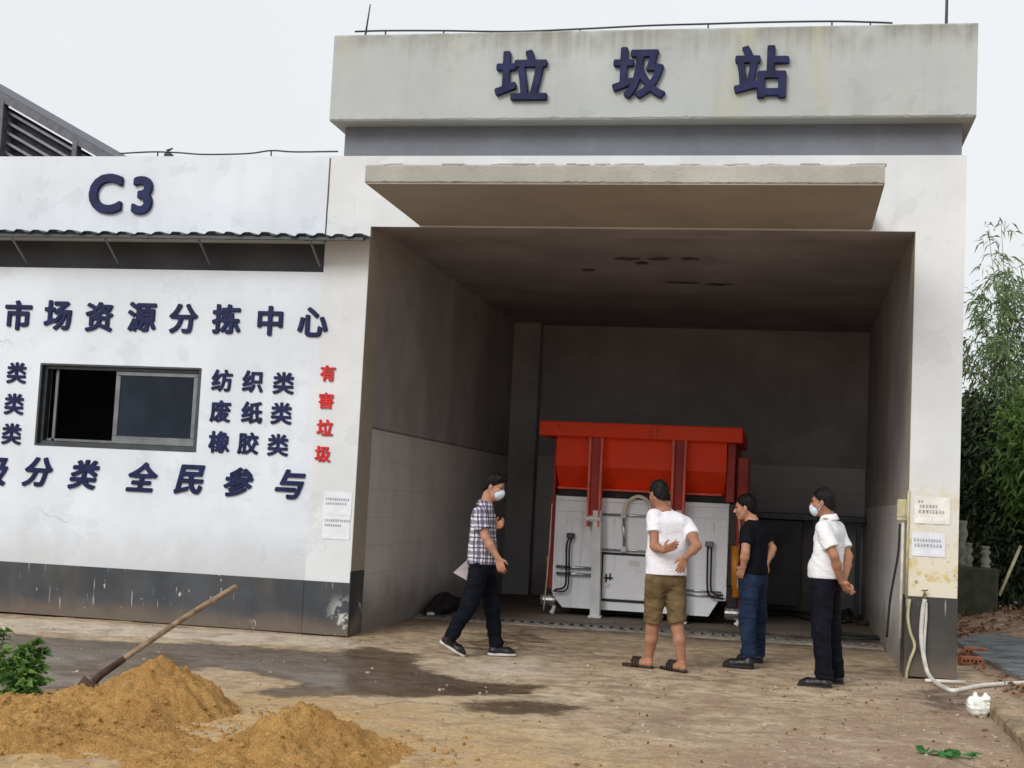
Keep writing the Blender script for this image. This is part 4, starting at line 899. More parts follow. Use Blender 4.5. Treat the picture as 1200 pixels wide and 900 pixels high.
    if c.get('collar'):
        K = MB(); nb = 22; ax_ = nrm(h(-.03, 0, -.05)-N); ax_ = nrm(ax_+up*1.2); e1_ = nrm(f-ax_*(f@ax_)); e2_ = np.cross(ax_, e1_); V_ = []
        for r_, z_ in ((.061, -.045), (.060, .020), (.064, .027), (.070, .024), (.090, -.022), (.086, -.028), (.070, .012), (.066, -.045)):
            for k in range(nb):
                t_ = 2*math.pi*k/nb; dip = .022*max(0, math.cos(t_))**2; V_.append(N+e1_*math.cos(t_)*r_+e2_*math.sin(t_)*r_*1.04+ax_*(z_-dip))
        K.add(V_, [(i*nb+k, i*nb+(k+1) % nb, ((i+1) % 8)*nb+(k+1) % nb, ((i+1) % 8)*nb+k) for i in range(8) for k in range(nb)])
        K.out('collar', c['shirt'], shirt, True)
    if c.get('pocket'):
        pc = C+f*.098+l*.055-up*.10; b = SDF(.01); b.ell(pc, (.022, .05, .06), np.stack([f, l, up])); b.out('breast_pocket', c['shirt'], .006, shirt)
    # lower garment
    T = SDF(.04); T.cap(P+up*.07, P-up*.02, .108*wd_, .115*wd_, .05)
    for s in (1, -1):
        hip, kn, an, hl_, to = legs[s]; T.cap(P+l*s*.055+up*.06, hip, .095, .100, .04)
        if c.get('shorts'):
            b = J(c['shorts'][s]); b = hip+(kn-hip)*((hip[2]-b[2])/(hip[2]-kn[2])); T.cap(hip, b, .100, .086, .025, True)
        else:
            end = an+(kn-an)*(-.06); T.cap(hip, kn, .100, .078, .03).cap(kn, end, .077, c.get('cuff', .064), .03, True)
            T.ell(an+(kn-an)*.10+f*.01, (c.get('cuff', .064)+.006, c.get('cuff', .064)+.004, .035), None, .02)
    T.noise(.0075, (13, 13, 34), c['seed']+50)
    T.out('trousers' if not c.get('shorts') else 'shorts', c['trousers'], .0078, root)
    # footwear
    for s in (1, -1):
        hip, kn, an, hl_, to = legs[s]; fd = nrm(to-hl_); fs = nrm(np.cross(up, fd)); fu = np.cross(fd, fs); L = np.linalg.norm(to-hl_)
        at = lambda a, b, z: hl_+fd*a*L+fs*b+fu*z
        if c.get('bare'):
            K = SDF(.01); K.chain([at(.08, 0, .012), at(.45, 0, .012), at(.78, 0, .012), at(.97, 0, .012)], [.036, .034, .044, .034]).plane(at(0, 0, .026), fu).plane(at(0, 0, .003), -fu)
            sd = K.out('sandal', M['sandal'], .005, root)
            K = SDF(.006)
            for a0 in (.46, .56, .66):
                pts = [at(a0, b, z) for b, z in ((-.050, .018), (-.042, .062), (-.02, .086), (0, .092), (.02, .086), (.042, .062), (.050, .018))]; K.chain(pts, [.010]*7)
            K.out('strap', M['sandal'], .0055, sd); continue
        K = SDF(.02); K.chain([at(.13, 0, .045), at(.42, 0, .047), at(.72, 0, .036), at(.90, 0, .028)], [.039, .037, .045, .034]); K.cap(at(.20, 0, .05), an-up*.01, .042, .042, .03)
        K.plane(at(0, 0, .014), -fu); so_ = K.out('shoe', M['shoe_black'], .006, root)
        K = SDF(.012); K.chain([at(.12, 0, .014), at(.42, 0, .014), at(.72, 0, .014), at(.92, 0, .014)], [.043, .040, .049, .036]).plane(at(0, 0, .026), fu).plane(at(0, 0, .001), -fu)
        K.out('sole', M['sole_white'] if c.get('white_sole') else M['sole_black'], .005, so_)
    return dict(J=J, root=root, P=P, f=f, l=l)
D_ = (0, 0, -1)
p1 = person('man in a black and white plaid shirt and mask, striding past the machine', -.87, dict(
    f=(1, .02), head=(579.5, 571), face=(1, -.10, -.30), hup=(.29, 0, 1), neck=(569, 590), chest=(566, 602), pelvis=(565.5, 660), hem=(566, 661), seed=3, loose=1.13,
    arm={-1: ((569, 630, -.22), (583.5, 654, -.22), (589, 672, -.22), (0, -1, 0), (1, 0, 0), .45), 1: ((570, 628, .20), (578.5, 618, .05), (590, 613, .02), (0, 1, -.4), (.2, -.4, 1), .55)},
    leg={1: ((576.5, 711), (581, 757), None), -1: ((549, 711), (527, 747), (516, 753))}, feet=(((573, 768), (603, 769)), ((516, 770), (543, 770))),
    shirt=M['plaid'], trousers=M['trouser_black'], mask=-.002, collar=1, white_sole=1, quiff=1, sleeve=.66, cuff=.062))
p2 = person('man in a white t-shirt and khaki shorts, hands behind his hips, facing the machine', -.97, dict(
    f=(-.42, .9), head=(771.5, 579.5), face=(-.62, .78, -.22), neck=(778, 596), chest=(784, 609), pelvis=(780, 676), hem=(780, 673.5), seed=11, loose=1.08, shw=.165,
    sho={1: (.02, 0, .03), -1: (0, 0, -.03)},
    arm={1: ((766.5, 640, -.17), (777, 645, -.24), (792, 639, -.22), (.2, -.9, -.4), (0, -.3, 1), .25), -1: ((817, 640, -.10), (803, 653, -.22), (797, 669, -.22), (.3, -1, .2), (-1, -.2, 0), .3)},
    leg={1: ((764, 737), (760, 774), None), -1: ((794, 737), (799, 779), None)}, feet=(((764, 784), (732, 780)), ((803, 789), (776, 784))),
    shirt=M['tee_white'], trousers=M['khaki'], skin=M['skin_tan'], bare=1, shorts={1: (763, 729), -1: (794, 730)}, sleeve=.55, girth=1.06, hair=M['hair_grey']))
p3 = person('man in a black t-shirt and blue jeans, hand in pocket, looking at the machine', -.08, dict(
    f=(-.92, .38), head=(873.5, 595), face=(-.96, .16, -.14), hup=(-.10, 0, 1), neck=(882, 610), chest=(884, 622), pelvis=(882.5, 676), hem=(883, 672), seed=23, loose=1.06,
    arm={1: ((873.5, 647, -.26), (871, 664, -.22), (866, 676, -.18), (-.4, -1, 0), (-1, .3, 0), .5), -1: ((905, 643, .16), (898, 660, .02), (893, 672, -.02), (.5, -1, 0), (0, 0, -1), .4)},
    leg={1: ((876, 725), (878, 769), None), -1: ((889, 722), (888, 765), None)}, feet=(((883, 784), (848, 781)), ((893, 777), (864, 774))),
    shirt=M['tee_black'], trousers=M['denim'], sleeve=.66, cuff=.068))
p4 = person('man in a white shirt and black trousers with hands clasped behind his back', -1.2, dict(
    f=(-.93, .36), head=(964, 589), face=(-.95, .28, -.06), neck=(971, 606), chest=(972.5, 619), pelvis=(968.5, 680), hem=(968, 677.5), seed=31,
    arm={1: ((977.5, 651, -.22), (986, 682, -.12), (996, 696, -.10), (-.8, -.6, 0), (.3, 0, 1), .5), -1: ((994, 652, .10), (988, 684, -.07), (1000, 691, -.13), (1, .2, .2), (0, -1, 0), .6)},
    leg={1: ((962, 742), (966, 794), None), -1: ((975, 741), (980, 791), None)}, feet=(((974, 808), (936, 804)), ((987, 803), (956, 800))),
    shirt=M['shirt_white'], trousers=M['trouser_navy'], skin=M['skin_tan'], mask=-.018, collar=1, pocket=1, belly=1, sleeve=.72, cuff=.07, hair=M['hair_grey']))
# folded papers tucked behind the plaid shirt
J = p1['J']; v = [J(q) for q in ((549, 655, -.06), (531, 671, -.10), (547, 680, -.10), (552, 664, -.06))]
v = [a for a in v]+[a+A_((0, .018, 0)) for a in v]
o = link('folded_papers', v, [(0,1,2,3), (7,6,5,4), (0,4,5,1), (1,5,6,2), (2,6,7,3), (3,7,4,0)], simple('mauve_paper', (.34,.28,.31), .8, 0, .15, 12)); tag(o, 'mauve grey folded papers sticking out behind the plaid shirt', 'papers')
# ================================================================== sand, shovel, plants in the yard
def mound(name, label, cat, fn, x0, x1, y0, y1, mat, step=.016):
    xs = np.arange(x0, x1, step); ys = np.arange(y0, y1, step); A, B = np.meshgrid(xs, ys, indexing='ij'); H = fn(A, B)
    n = len(ys); Ii = np.arange(A.size).reshape(A.shape); f = np.stack([Ii[:-1, :-1], Ii[1:, :-1], Ii[1:, 1:], Ii[:-1, 1:]], -1).reshape(-1, 4)
    h = H.ravel(); f = f[(h[f] > -.03).any(1)]
    us = np.unique(f); mp = np.full(A.size, -1); mp[us] = np.arange(len(us))
    o = link(name, np.stack([A, B, H], -1).reshape(-1, 3)[us], mp[f], mat, None, True); return tag(o, label, cat)
def sand_mat():
    t = NT('sand'); p = t.pos(); n = t.noise(p, 3, 6, .6); n2 = t.noise(p, 22, 6, .7); n3 = t.noise(p, 110, 4, .65)
    c = t.mix(t.ramp(n, .3, .7), (.38,.200,.060), (.51,.295,.098)); c = t.mix(t.ramp(n2, .5, .72, 0, .45), c, (.30,.155,.05)); c = t.mix(t.ramp(n2, .42, .25, 0, .5), c, (.60,.41,.19))
    c = t.mix(t.ramp(n3, .52, .66, 0, .7), c, (.16,.085,.03)); c = t.mix(t.ramp(n3, .44, .30, 0, .65), c, (.72,.55,.30))
    t.bump(t.math('ADD', t.math('MULTIPLY', n2, .7), t.math('MULTIPLY', n3, .35)), .9, .035); return t.fin(c, .95, 0, .15)
M['sand'] = sand_mat()
def cone(A, B, cx, cy, h, rx, ry, sharp=.06):
    d = np.sqrt(((A-cx)/rx)**2+((B-cy)/ry)**2+sharp**2)-sharp; return h*(1-d)
def rough(A, B, a, sd):
    return a*((fbm(A*5, B*5, 3, sd)-.5)*1.2+(fbm(A*16, B*16, 3, sd+3)-.5)*.9+(fbm(A*48, B*48, 2, sd+5)-.5)*.75)
YP = -5.35
t1 = U(190, 768, y=YP); t1b = U(60, 818, y=YP-.1)
smax = lambda a, b, k: np.maximum(a, b)+k*np.exp(-np.abs(a-b)/k*1.5)*.35
def pile1(A, B):
    A2 = A+.10*(fbm(A*2.5, B*2.5, 3, 41)-.5); B2 = B+.10*(fbm(A*2.5, B*2.5, 3, 44)-.5)
    h = cone(A2, B2, t1[0], t1[1], t1[2]+.035, .50, .72); h = smax(h, cone(A2, B2, t1[0]-.30, t1[1]-.15, t1[2]*.55, .60, .75, .2), .04); h = smax(h, cone(A2, B2, t1b[0]-.2, t1b[1]-.55, .105, 1.2, .9, .35), .04)
    h = smax(h, cone(A2, B2, t1[0]-.15, t1[1]-1.0, .10, 1.0, .8, .4), .04); h = np.minimum(h, t1[2]-.005+.03*fbm(A*9, B*9, 2, 4))
    h -= .06*np.exp(-(((A-t1[0]-.28)/.08)**2+((B-t1[1]+.35)/.10)**2))
    for qx, qy, qd, qr in ((.12, -.28, .035, .10), (-.22, -.35, .03, .09), (.36, -.10, .03, .08), (-.5, -.45, .025, .12), (.05, -.62, .02, .10)): h -= qd*np.exp(-(((A-t1[0]-qx)/qr)**2+((B-t1[1]-qy)/(qr*.8))**2))
    return h-.035+rough(A, B, .075, 47)*np.clip(h*8+.25, 0, 1)
mound('sand_pile', 'tall heap of orange sand with the shovel stuck in it', 'sand pile', pile1, -1.8, 2.2, -8.0, -4.2, M['sand'])
YP2 = -6.35; t2 = U(352, 829, y=YP2); t3 = U(405, 846, y=YP2+.05)
def pile2(A, B):
    A2 = A+.10*(fbm(A*2.5, B*2.5, 3, 61)-.5); B2 = B+.10*(fbm(A*2.5, B*2.5, 3, 64)-.5)
    h = cone(A2, B2, t2[0], t2[1], t2[2]+.03, .52, .85); h = smax(h, cone(A2, B2, t3[0], t3[1], t3[2]+.01, .42, .7), .03); h = smax(h, cone(A2, B2, t2[0]-.1, t2[1]-.5, .13, .7, .8, .3), .04)
    h = np.minimum(h, t2[2]+.02*fbm(A*9, B*9, 2, 14))
    for qx, qy, qd, qr in ((.15, -.30, .035, .09), (-.20, -.28, .03, .08), (.0, -.5, .03, .10), (.32, -.22, .025, .07)): h -= qd*np.exp(-(((A-t2[0]-qx)/qr)**2+((B-t2[1]-qy)/(qr*.8))**2))
    h -= .022*np.exp(-((A-t2[0]+.25+(B-t2[1])*.35)/.035)**2); return h-.035+rough(A, B, .075, 67)*np.clip(h*8+.25, 0, 1)
mound('sand_pile', 'lower broad heap of orange sand nearer the camera, without a shovel', 'sand pile', pile2, .6, 3.4, -8.6, -5.0, M['sand'])
# clods rolled off the heaps
cl_ = MB()
for k in range(900):
    a = rng.random()*6.283; cx, cy = (t1[0]-.1, t1[1]-.2) if k % 2 else (t2[0], t2[1]); r = (.30+.75*rng.random() if k % 3 == 0 else .60+abs(rng.normal())*.40); x, y = cx+r*math.cos(a), cy+r*math.sin(a)
    if y > -4.2: continue
    z = max(float(pile1(np.array([[x]]), np.array([[y]]))[0, 0]), float(pile2(np.array([[x]]), np.array([[y]]))[0, 0]), float(gz(x, y))); q = .005+.015*rng.random()**3
    cl_.lathe((x, y, z), [(q*.5, -q*.5), (q, 0), (q*.7, q*.6), (q*.2, q*.8)], 6)
struct(cl_.out('sand_clods', M['sand'], None, True), 'stuff', 'loose clods of orange sand scattered round the heaps')
# shovel
s0, s1, s2, s3 = U(277, 687, y=-4.75), U(160, 762, y=-5.25), U(118, 791, y=-5.42), U(98, 810, y=-5.50)
sv = empty('shovel', s3, 'long wooden handled shovel leaning out of the sand heap', 'shovel')
MB().tube(spline([s0, s0+(s1-s0)*.5+A_((0, 0, .012)), s1, s2], 6), [.0185]*18+[.017], 10).out('handle', M['wood'], sv, True)
dv = nrm(s3-s2)
MB().tube([s1+(s2-s1)*.35, s2, s2+(s3-s2)*.4], [.021, .024, .026], 10).out('socket', M['rust'], sv, True)
side_ = nrm(np.cross(dv, (0, 0, 1))); nn = np.cross(side_, dv); V = []; Fq = []
for i in range(9):
    u = i/8; wd = .105*(1 if u < .55 else math.sqrt(max(0.02, 1-((u-.55)/.47)**2)))
    for j in range(7):
        w = j/6*2-1; V.append(s2+dv*(.06+.26*u)+side_*w*wd+nn*(.035*w*w-.02*math.sin(u*3.1)))
n = len(V); V2 = [p-nn*.006 for p in V]
for i in range(8):
    for j in range(6): q = i*7+j; Fq += [(q, q+1, q+8, q+7), (n+q, n+q+7, n+q+8, n+q+1)]
for i in range(8): Fq += [(i*7, i*7+7, n+i*7+7, n+i*7), (i*7+6, n+i*7+6, n+i*7+13, i*7+13)]
for j in range(6): Fq += [(j, n+j, n+j+1, j+1), (56+j, 57+j, n+57+j, n+56+j)]
link('blade', V+V2, Fq, M['rust'], sv, True)
# foliage
def leafmesh(c, d, L, Wd, droop=.25, seed=1):
    r = np.random.default_rng(seed); n = len(c); d = d/np.linalg.norm(d, axis=1)[:, None]; a = r.normal(size=(n, 3)); s = np.cross(d, a); s /= np.linalg.norm(s, axis=1)[:, None]; u = np.cross(s, d); u *= np.sign(u[:, 2:3]+1e-6)
    L = L[:, None]; Wd = Wd[:, None]; tip = c+d*L; tip[:, 2] -= (L[:, 0]*droop); mid = c+d*L*.45; mid[:, 2] -= L[:, 0]*droop*.15
    V = np.stack([c, mid+s*Wd+u*Wd*.35, tip, mid-s*Wd+u*Wd*.35, mid], 1).reshape(-1, 3); b = np.arange(n)[:, None]*5
    Fq = np.concatenate([b+np.array([[0, 1, 2, 4]]), b+np.array([[0, 4, 2, 3]])]); return V, Fq
def cloud(blobs, n, seed, lo=.55):
    r = np.random.default_rng(seed); w = np.array([b[1][0]*b[1][1]*b[1][2] for b in blobs])**.8; k = r.choice(len(blobs), n, p=w/w.sum()); v = r.normal(size=(n, 3)); v /= np.linalg.norm(v, axis=1)[:, None]
    rad = (lo+(1-lo)*r.random(n))*(.8+.35*r.random(n)); C_ = np.array([b[0] for b in blobs])[k]; R_ = np.array([b[1] for b in blobs])[k]; return C_+v*R_*rad[:, None], v
def tree(name, label, cat, base, trunk_top, blobs, n, L, Wd, lm, seed, group=None, r0=.14):
    rt = empty(name, base, label, cat, group); r = np.random.default_rng(seed); t = MB(); base = A_(base); top = A_(trunk_top)
    t.tube(spline([base-A_((0, 0, .1)), base+(top-base)*.4+A_((.1, 0, 0)), top], 6), list(np.linspace(r0, r0*.3, 13)), 8)
    for b in blobs:
        a = base+(top-base)*(.3+.5*r.random()); t.tube(spline([a, (a+A_(b[0]))/2+A_((0, 0, .15)), b[0]], 4), list(np.linspace(r0*.4, r0*.08, 9)), 5)
    t.out('trunk', M['bark'], rt, True)
    # twigs carry bunches of leaves so the crown keeps gaps
    tw, tv = cloud(blobs, n//9, seed+1); c = np.repeat(tw, 9, 0)+r.normal(size=(len(tw)*9, 3))*L*1.1; d = np.repeat(tv, 9, 0)*.5+r.normal(size=c.shape)*.8; d[:, 2] -= .2
    V, Fq = leafmesh(c, d, L*(.6+.7*r.random(len(c))), Wd*(.6+.6*r.random(len(c))), .3, seed+2); link('crown', V, Fq, lm, rt); return rt
def bl(px, py, y, rx, ry, rz): return (U(px, py, y=y), (rx, ry, rz))
gb = lambda px, y: A_((U(px, 700, y=y)[0], y, 0))
tree('dark_tree', 'dense dark green tree just beyond the right pillar', 'tree', gb(1150, 9.6), U(1150, 540, y=9.6), [bl(1140, 545, 9.6, .6, .6, .6), bl(1165, 505, 9.8, .65, .6, .5), bl(1150, 610, 9.6, .8, .6, .75), bl(1185, 590, 9.4, .8, .6, .8), bl(1128, 490, 10, .5, .5, .35), bl(1120, 600, 9.8, .6, .6, .9), bl(1160, 668, 9.3, 1.0, .6, .55), bl(1200, 650, 9.3, .9, .6, .7), bl(1210, 540, 9.8, .7, .6, .7)], 26000, .12, .030, M['leaf_dark'], 101)
tree('dark_tree', 'dark green tree at the right edge behind the bamboo', 'tree', gb(1235, 14.5), U(1235, 500, y=14.5), [bl(1215, 530, 14.5, 1.1, 1, 1.1), bl(1250, 480, 15, 1.2, 1.1, 1.2), bl(1210, 620, 14.2, 1.2, 1, 1.2), bl(1270, 590, 14.5, 1.3, 1, 1.4), bl(1195, 670, 14.5, 1.2, .9, .8)], 14000, .17, .045, M['leaf_dark'], 121)
tree('dark_tree', 'dark far tree whose low crown fills the gap beneath the bamboo', 'tree', gb(1180, 19), U(1180, 560, y=19), [bl(1130, 600, 19, 1.8, 1.3, 1.6), bl(1180, 560, 19.5, 1.6, 1.3, 1.4), bl(1235, 590, 19, 1.8, 1.3, 1.8), bl(1100, 640, 19, 1.8, 1.2, 1.2), bl(1190, 650, 18.5, 2, 1.2, 1.0)], 15000, .22, .07, M['leaf_dark'], 131)
tree('shrub', 'bright yellow green shrub at the right edge of the view', 'shrub', gb(1205, 8.6), U(1205, 540, y=8.6), [bl(1198, 530, 8.6, .3, .3, .4), bl(1213, 500, 8.7, .4, .4, .5), bl(1207, 580, 8.6, .3, .3, .4), bl(1222, 550, 8.6, .4, .4, .6)], 3200, .16, .03, M['leaf_shrub'], 151, r0=.06)
bb = empty('bamboo', gb(1175, 10), 'feathery green bamboo clump reaching into the sky right of the pillar', 'bamboo'); C_, Dd = [], []; r = np.random.default_rng(77)
for k, (bpx, tpx, tpy, yy) in enumerate(((1188, 1173, 258, 10), (1196, 1158, 270, 9.7), (1182, 1148, 345, 10.2), (1200, 1186, 322, 10.4), (1206, 1215, 280, 9.8), (1190, 1135, 400, 9.9), (1212, 1240, 330, 10.3), (1199, 1172, 395, 9.5))):
    b0 = gb(bpx, yy); tp = U(tpx, tpy, y=yy-.3); md = b0+(tp-b0)*.55+A_((.12*(b0[0]-tp[0]), 0, .25)); P = spline([b0-A_((0, 0, .05)), md, tp], 14)
    MB().tube(P, list(np.linspace(.017, .003, len(P))), 6).out('culm', M['culm'], bb, True)
    for i, q in enumerate(P):
        f_ = i/len(P)
        if f_ < .42: continue
        m = (int(8*(1.25-f_)) if tpy > 300 else 5) if f_ < .82 else (4 if tpy > 300 else 1)
        for j in range(m):
            v = r.normal(size=3); v[2] = abs(v[2])*.4-.15; v = nrm(v); tl = (.30+.55*r.random())*(1.25-f_)
            for w in range(9): C_.append(q+v*tl*(w+1)/9+r.normal(size=3)*.045); Dd.append(v*.7+r.normal(size=3)*.6+A_((0, 0, -.45)))
C_, Dd = np.array(C_), np.array(Dd); V, Fq = leafmesh(C_, Dd, .12+.10*r.random(len(C_)), .011+.008*r.random(len(C_)), .35, 5); link('foliage', V, Fq, M['leaf_bamboo'], bb)
# leafy weed at the left foot of the picture
wb = empty('leafy_weed', U(22, 828, y=-5.1)*A_((1, 1, 0)), 'bright green leafy weed beside the sand at the left edge', 'plant'); C_, Dd, Ls = [], [], []; sm = MB(); r = np.random.default_rng(31)
wz = U(22, 828, y=-5.1); tops = [(40, 752, -5.1), (52, 762, -5.05), (28, 760, -5.15), (5, 740, -5.0), (10, 775, -5.2), (30, 788, -5.25), (42, 795, -5.2), (0, 800, -5.3), (18, 808, -5.3), (-15, 760, -5.1), (-25, 790, -5.2), (48, 782, -5.1), (22, 778, -5.2), (36, 772, -5.1), (8, 815, -5.35), (26, 818, -5.35), (40, 810, -5.3), (50, 800, -5.25), (-10, 820, -5.4), (14, 795, -5.3), (32, 800, -5.3), (20, 770, -5.1), (-4, 785, -5.2)]
for (px, py, yy) in tops:
    tp = U(px, py, y=yy); b0 = A_((wz[0]+r.normal()*.06, -5.15+r.normal()*.05, 0)); P = spline([b0, (b0+tp)/2+A_((0, 0, .03)), tp], 6); sm.tube(P, .0035, 5)
    for i, q in enumerate(P[4:]):
        for j in range(3 if i < 7 else 9):
            v = r.normal(size=3); v[2] = abs(v[2])*.35+.1; C_.append(q); Dd.append(v); Ls.append(.045+.05*r.random())
sm.out('stem', M['culm'], wb, True)
V, Fq = leafmesh(np.array(C_), np.array(Dd), np.array(Ls), np.array(Ls)*.30, .35, 8); link('foliage', V, Fq, M['leaf_bush'], wb)
# ================================================================== things by the right pillar
def at0(px, py, y=-.03): return U(px, py, y=y)
b = at0(1058.5, 598, -.0); jb = MB(); jb.bbox((W-.105, .01, b[2]-.105), (W-.006, .12, b[2]+.105), .012); jb.bbox((W-.108, .004, b[2]-.06), (W-.03, .0095, b[2]+.06), .004)
tag(jb.out('junction_box', M['pvc_green']), 'yellowed junction box on the inner edge of the right pillar', 'junction box')
zc = lambda px, py: U(px, py, y=.03)[2]
tag(MB().tube([(W-.045, .05, zc(1060, 612)-.002), (W-.045, .05, zc(1058, 680)), (W-.05, .05, zc(1056, 748))], .017, 8).out('conduit', M['pvc'], None, True), 'dirty white conduit dropping from the junction box', 'conduit')
tag(MB().tube(spline([(W-.075, .05, zc(1056, 614)), (W-.085, .05, zc(1054, 650)), (W-.14, .10, zc(1049, 700)), (W-.165, .12, zc(1046, 748))], 6), .012, 6).out('cable', M['rubber'], None, True), 'dark cable hanging beside the white conduit in the bay', 'cable')
tag(MB().tube([(W-.006, -.016, zc(1070, 575)), (W-.006, -.016, zc(1066, 700))], .012, 8).out('conduit', M['pvc_green'], None, True), 'yellowish conduit running down the corner of the right pillar', 'conduit')
tag(MB().tube(spline([at0(1066, 702), at0(1064, 722), at0(1066.5, 740), at0(1072, 757), at0(1067, 772), at0(1063, 786), at0(1062, 795)], 6), .015, 8).out('loose_pipe', M['pvc_green'], None, True), 'wavy yellow green pipe at the foot of the right pillar', 'pipe')
tp = empty('tap', at0(1083, 700, -.02), 'small brassy water tap on the right pillar above the dark paint', 'tap'); c = at0(1083, 698, -.0); M['brass'] = simple('old_brass', (.22,.17,.09), .5, .7, .3)
a = MB(); a.tube([(c[0], -.001, c[2]), (c[0], -.07, c[2]), (c[0], -.085, c[2]-.045)], [.014, .014, .011], 8); a.lathe((c[0], -.05, c[2]), [(.012, 0), (.010, .03), (.007, .045)], 8); a.out('spout', M['brass'], tp, True)
MB().tube([(c[0]-.03, -.05, c[2]+.048), (c[0]+.03, -.05, c[2]+.055)], .007, 6).out('handle', M['brass'], tp, True)
H_ = [(c[0], -.085, c[2]-.03)]+[at0(*q) for q in ((1081.5, 715, -.07), (1079.5, 745, -.06), (1083, 772, -.07), (1088, 790, -.12))]
H2 = [G(*q)+A_((0, 0, .022)) for q in ((1098, 804), (1114, 812), (1128, 811), (1150, 806.5), (1200, 803), (1270, 800))]
tag(MB().tube(spline(H_+H2, 8), .021, 10).out('hose', M['hose_white'], None, True), 'white hose hanging from the tap and trailing off to the right', 'hose')
H_ = [(c[0]+.012, -.07, c[2]-.06)]+[at0(*q) for q in ((1085, 725, -.05), (1083, 760, -.05), (1085, 785, -.06))]
tag(MB().tube(spline(H_, 8), .014, 8).out('hose', M['hose_white'], None, True), 'short white hose length hanging straight against the dark pillar foot', 'hose')
tag(MB().tube([G(1084, 800)+A_((0, 0, .02)), G(1131, 802)+A_((0, 0, .018))], .017, 8).out('pipe_offcut', M['hose_white'], None, True), 'short white pipe offcut lying at the foot of the right pillar', 'pipe')
bgp = G(1146, 839); K = SDF(.03); r = np.random.default_rng(9)
K.ell(bgp+A_((0, 0, .06)), (.085, .075, .07)).ell(bgp+A_((-.03, 0, .12)), (.04, .05, .05)).ell(bgp+A_((.05, .0, .13)), (.035, .04, .05)).noise(.014, (34, 34, 34), 4)
tag(K.out('plastic_bag', M['bag'], .007), 'crumpled white plastic bag on the ground below the right pillar', 'bag')
k0, k1 = G(1158, 838), G(1245, 935); d = nrm(k1-k0); sd = A_((-d[1], d[0], 0)); V = []; ns = 40
for i in range(ns+1):
    p = k0+(k1-k0)*i/ns
    for j, (o, z) in enumerate(((0, -.03), (-.005, .085), (.02, .108), (.11, .112), (.135, .09), (.14, -.03))): V.append(p-sd*(-o)+A_((0, 0, z))+A_(r.normal(size=3))*.006)
Fq = [(i*6+j, i*6+6+j, i*6+7+j, i*6+1+j) for i in range(ns) for j in range(5)]+[tuple(range(6)), tuple(range(ns*6+5, ns*6-1, -1))]
tag(link('kerb_stone', V, Fq, M['kerb'], None, False), 'mossy brown kerb beam running out of the right corner', 'kerb')
for (px, py, an, lab) in ((1137, 779, .25, 'perforated red brick in front of the slab, lying on its long side'), (1143, 768, -.15, 'broken red brick, farther of two beside the right pillar')):
    p = G(px, py); br = empty('brick', p, lab, 'brick', 'bricks beside the right pillar'); c_, s_ = math.cos(an), math.sin(an); b = MB(); b.bbox((-.12, -.055, 0), (.12, .055, .085), .006)
    rot = lambda v: [(p[0]+x*c_-y*s_, p[1]+x*s_+y*c_, z) for x, y, z in v]
    link('block', rot(b.v), b.f, M['brick'], br)
    b = MB()
    for i in range(5): b.lathe((-.085+.042*i, -.056, .045), [(.013, -.002), (.013, .002)], 10, 1)
    link('core_holes', rot(b.v), b.f, M['grime'], br)
sp = [G(*q) for q in ((1117, 754), (1150, 748), (1320, 742), (1420, 800), (1196, 800), (1150, 776))]; n = len(sp)
V = [p+A_((0, 0, -.05)) for p in sp]+[p+A_((0, 0, .055)) for p in sp]
o = link('path_slab', V, [tuple(range(n))[::-1], tuple(range(n, 2*n))]+[(i, (i+1) % n, n+(i+1) % n, n+i) for i in range(n)], M['slab']); struct(o, label='wet grey concrete slab beside the station')
# pale balustrade half hidden among the trees
YBL = 8.3; bz = U(1145, 665, y=YBL)[2]; x0 = U(1108, 650, y=YBL)[0]
ba = empty('balustrade', (x0+1, YBL, 0), 'weathered pale balusters on a ledge under the dark trees', 'balustrade')
MB().bbox((x0-.6, YBL-.15, 0), (x0+.75, YBL+.2, bz), .02).out('ledge', M['ledge'], ba)
for px, hpx in ((1128, 610), (1134.5, 636), (1155, 640), (1112, 636)):
    x = U(px, 650, y=YBL)[0]; hh = U(px, hpx, y=YBL)[2]-bz
    MB().lathe((x, YBL, bz), [(.075, 0), (.075, hh*.10), (.05, hh*.14), (.085, hh*.32), (.05, hh*.5), (.045, hh*.56), (.078, hh*.72), (.045, hh*.86), (.06, hh*.9), (.06, hh)], 12).out('baluster', M['baluster'], ba, True)
tag(MB().tube([U(1171, 698, y=8.2), U(1196, 640, y=8.5)], .025, 7).out('bamboo_pole', M['pvc_green'], None, True), 'pale bare pole leaning in the undergrowth right of the pillar', 'pole')
# leaf litter, fallen leaf, stones
r = np.random.default_rng(55); n = 5200; lx = 6.3+8*r.random(n)**1.2; ly = -1.2+13*r.random(n); keep = ~((polydist(lx, ly, np.array(sp)[:, :2]) < .05) & (r.random(n) > .04)); lx, ly = lx[keep], ly[keep]
c = np.stack([lx, ly, gz(lx, ly)+.012+.05*r.random(len(lx))*(ly > 3)], 1); d = r.normal(size=c.shape); d[:, 2] *= .25
V, Fq = leafmesh(c, d, .05+.08*r.random(len(c)), .014+.02*r.random(len(c)), .1, 3); struct(link('leaf_litter', V, Fq, M['leaf_dry'], None), 'stuff', 'brown fallen leaves covering the soil under the trees')
n = 1100; lx = -1+8.5*r.random(n); ly = -7.5+7*r.random(n); w_ = r.random(n) < np.clip((lx-1.5)/4.5, .06, 1); lx, ly = lx[w_], ly[w_]
c = np.stack([lx, ly, gz(lx, ly)+.008], 1); d = r.normal(size=c.shape); d[:, 2] *= .15
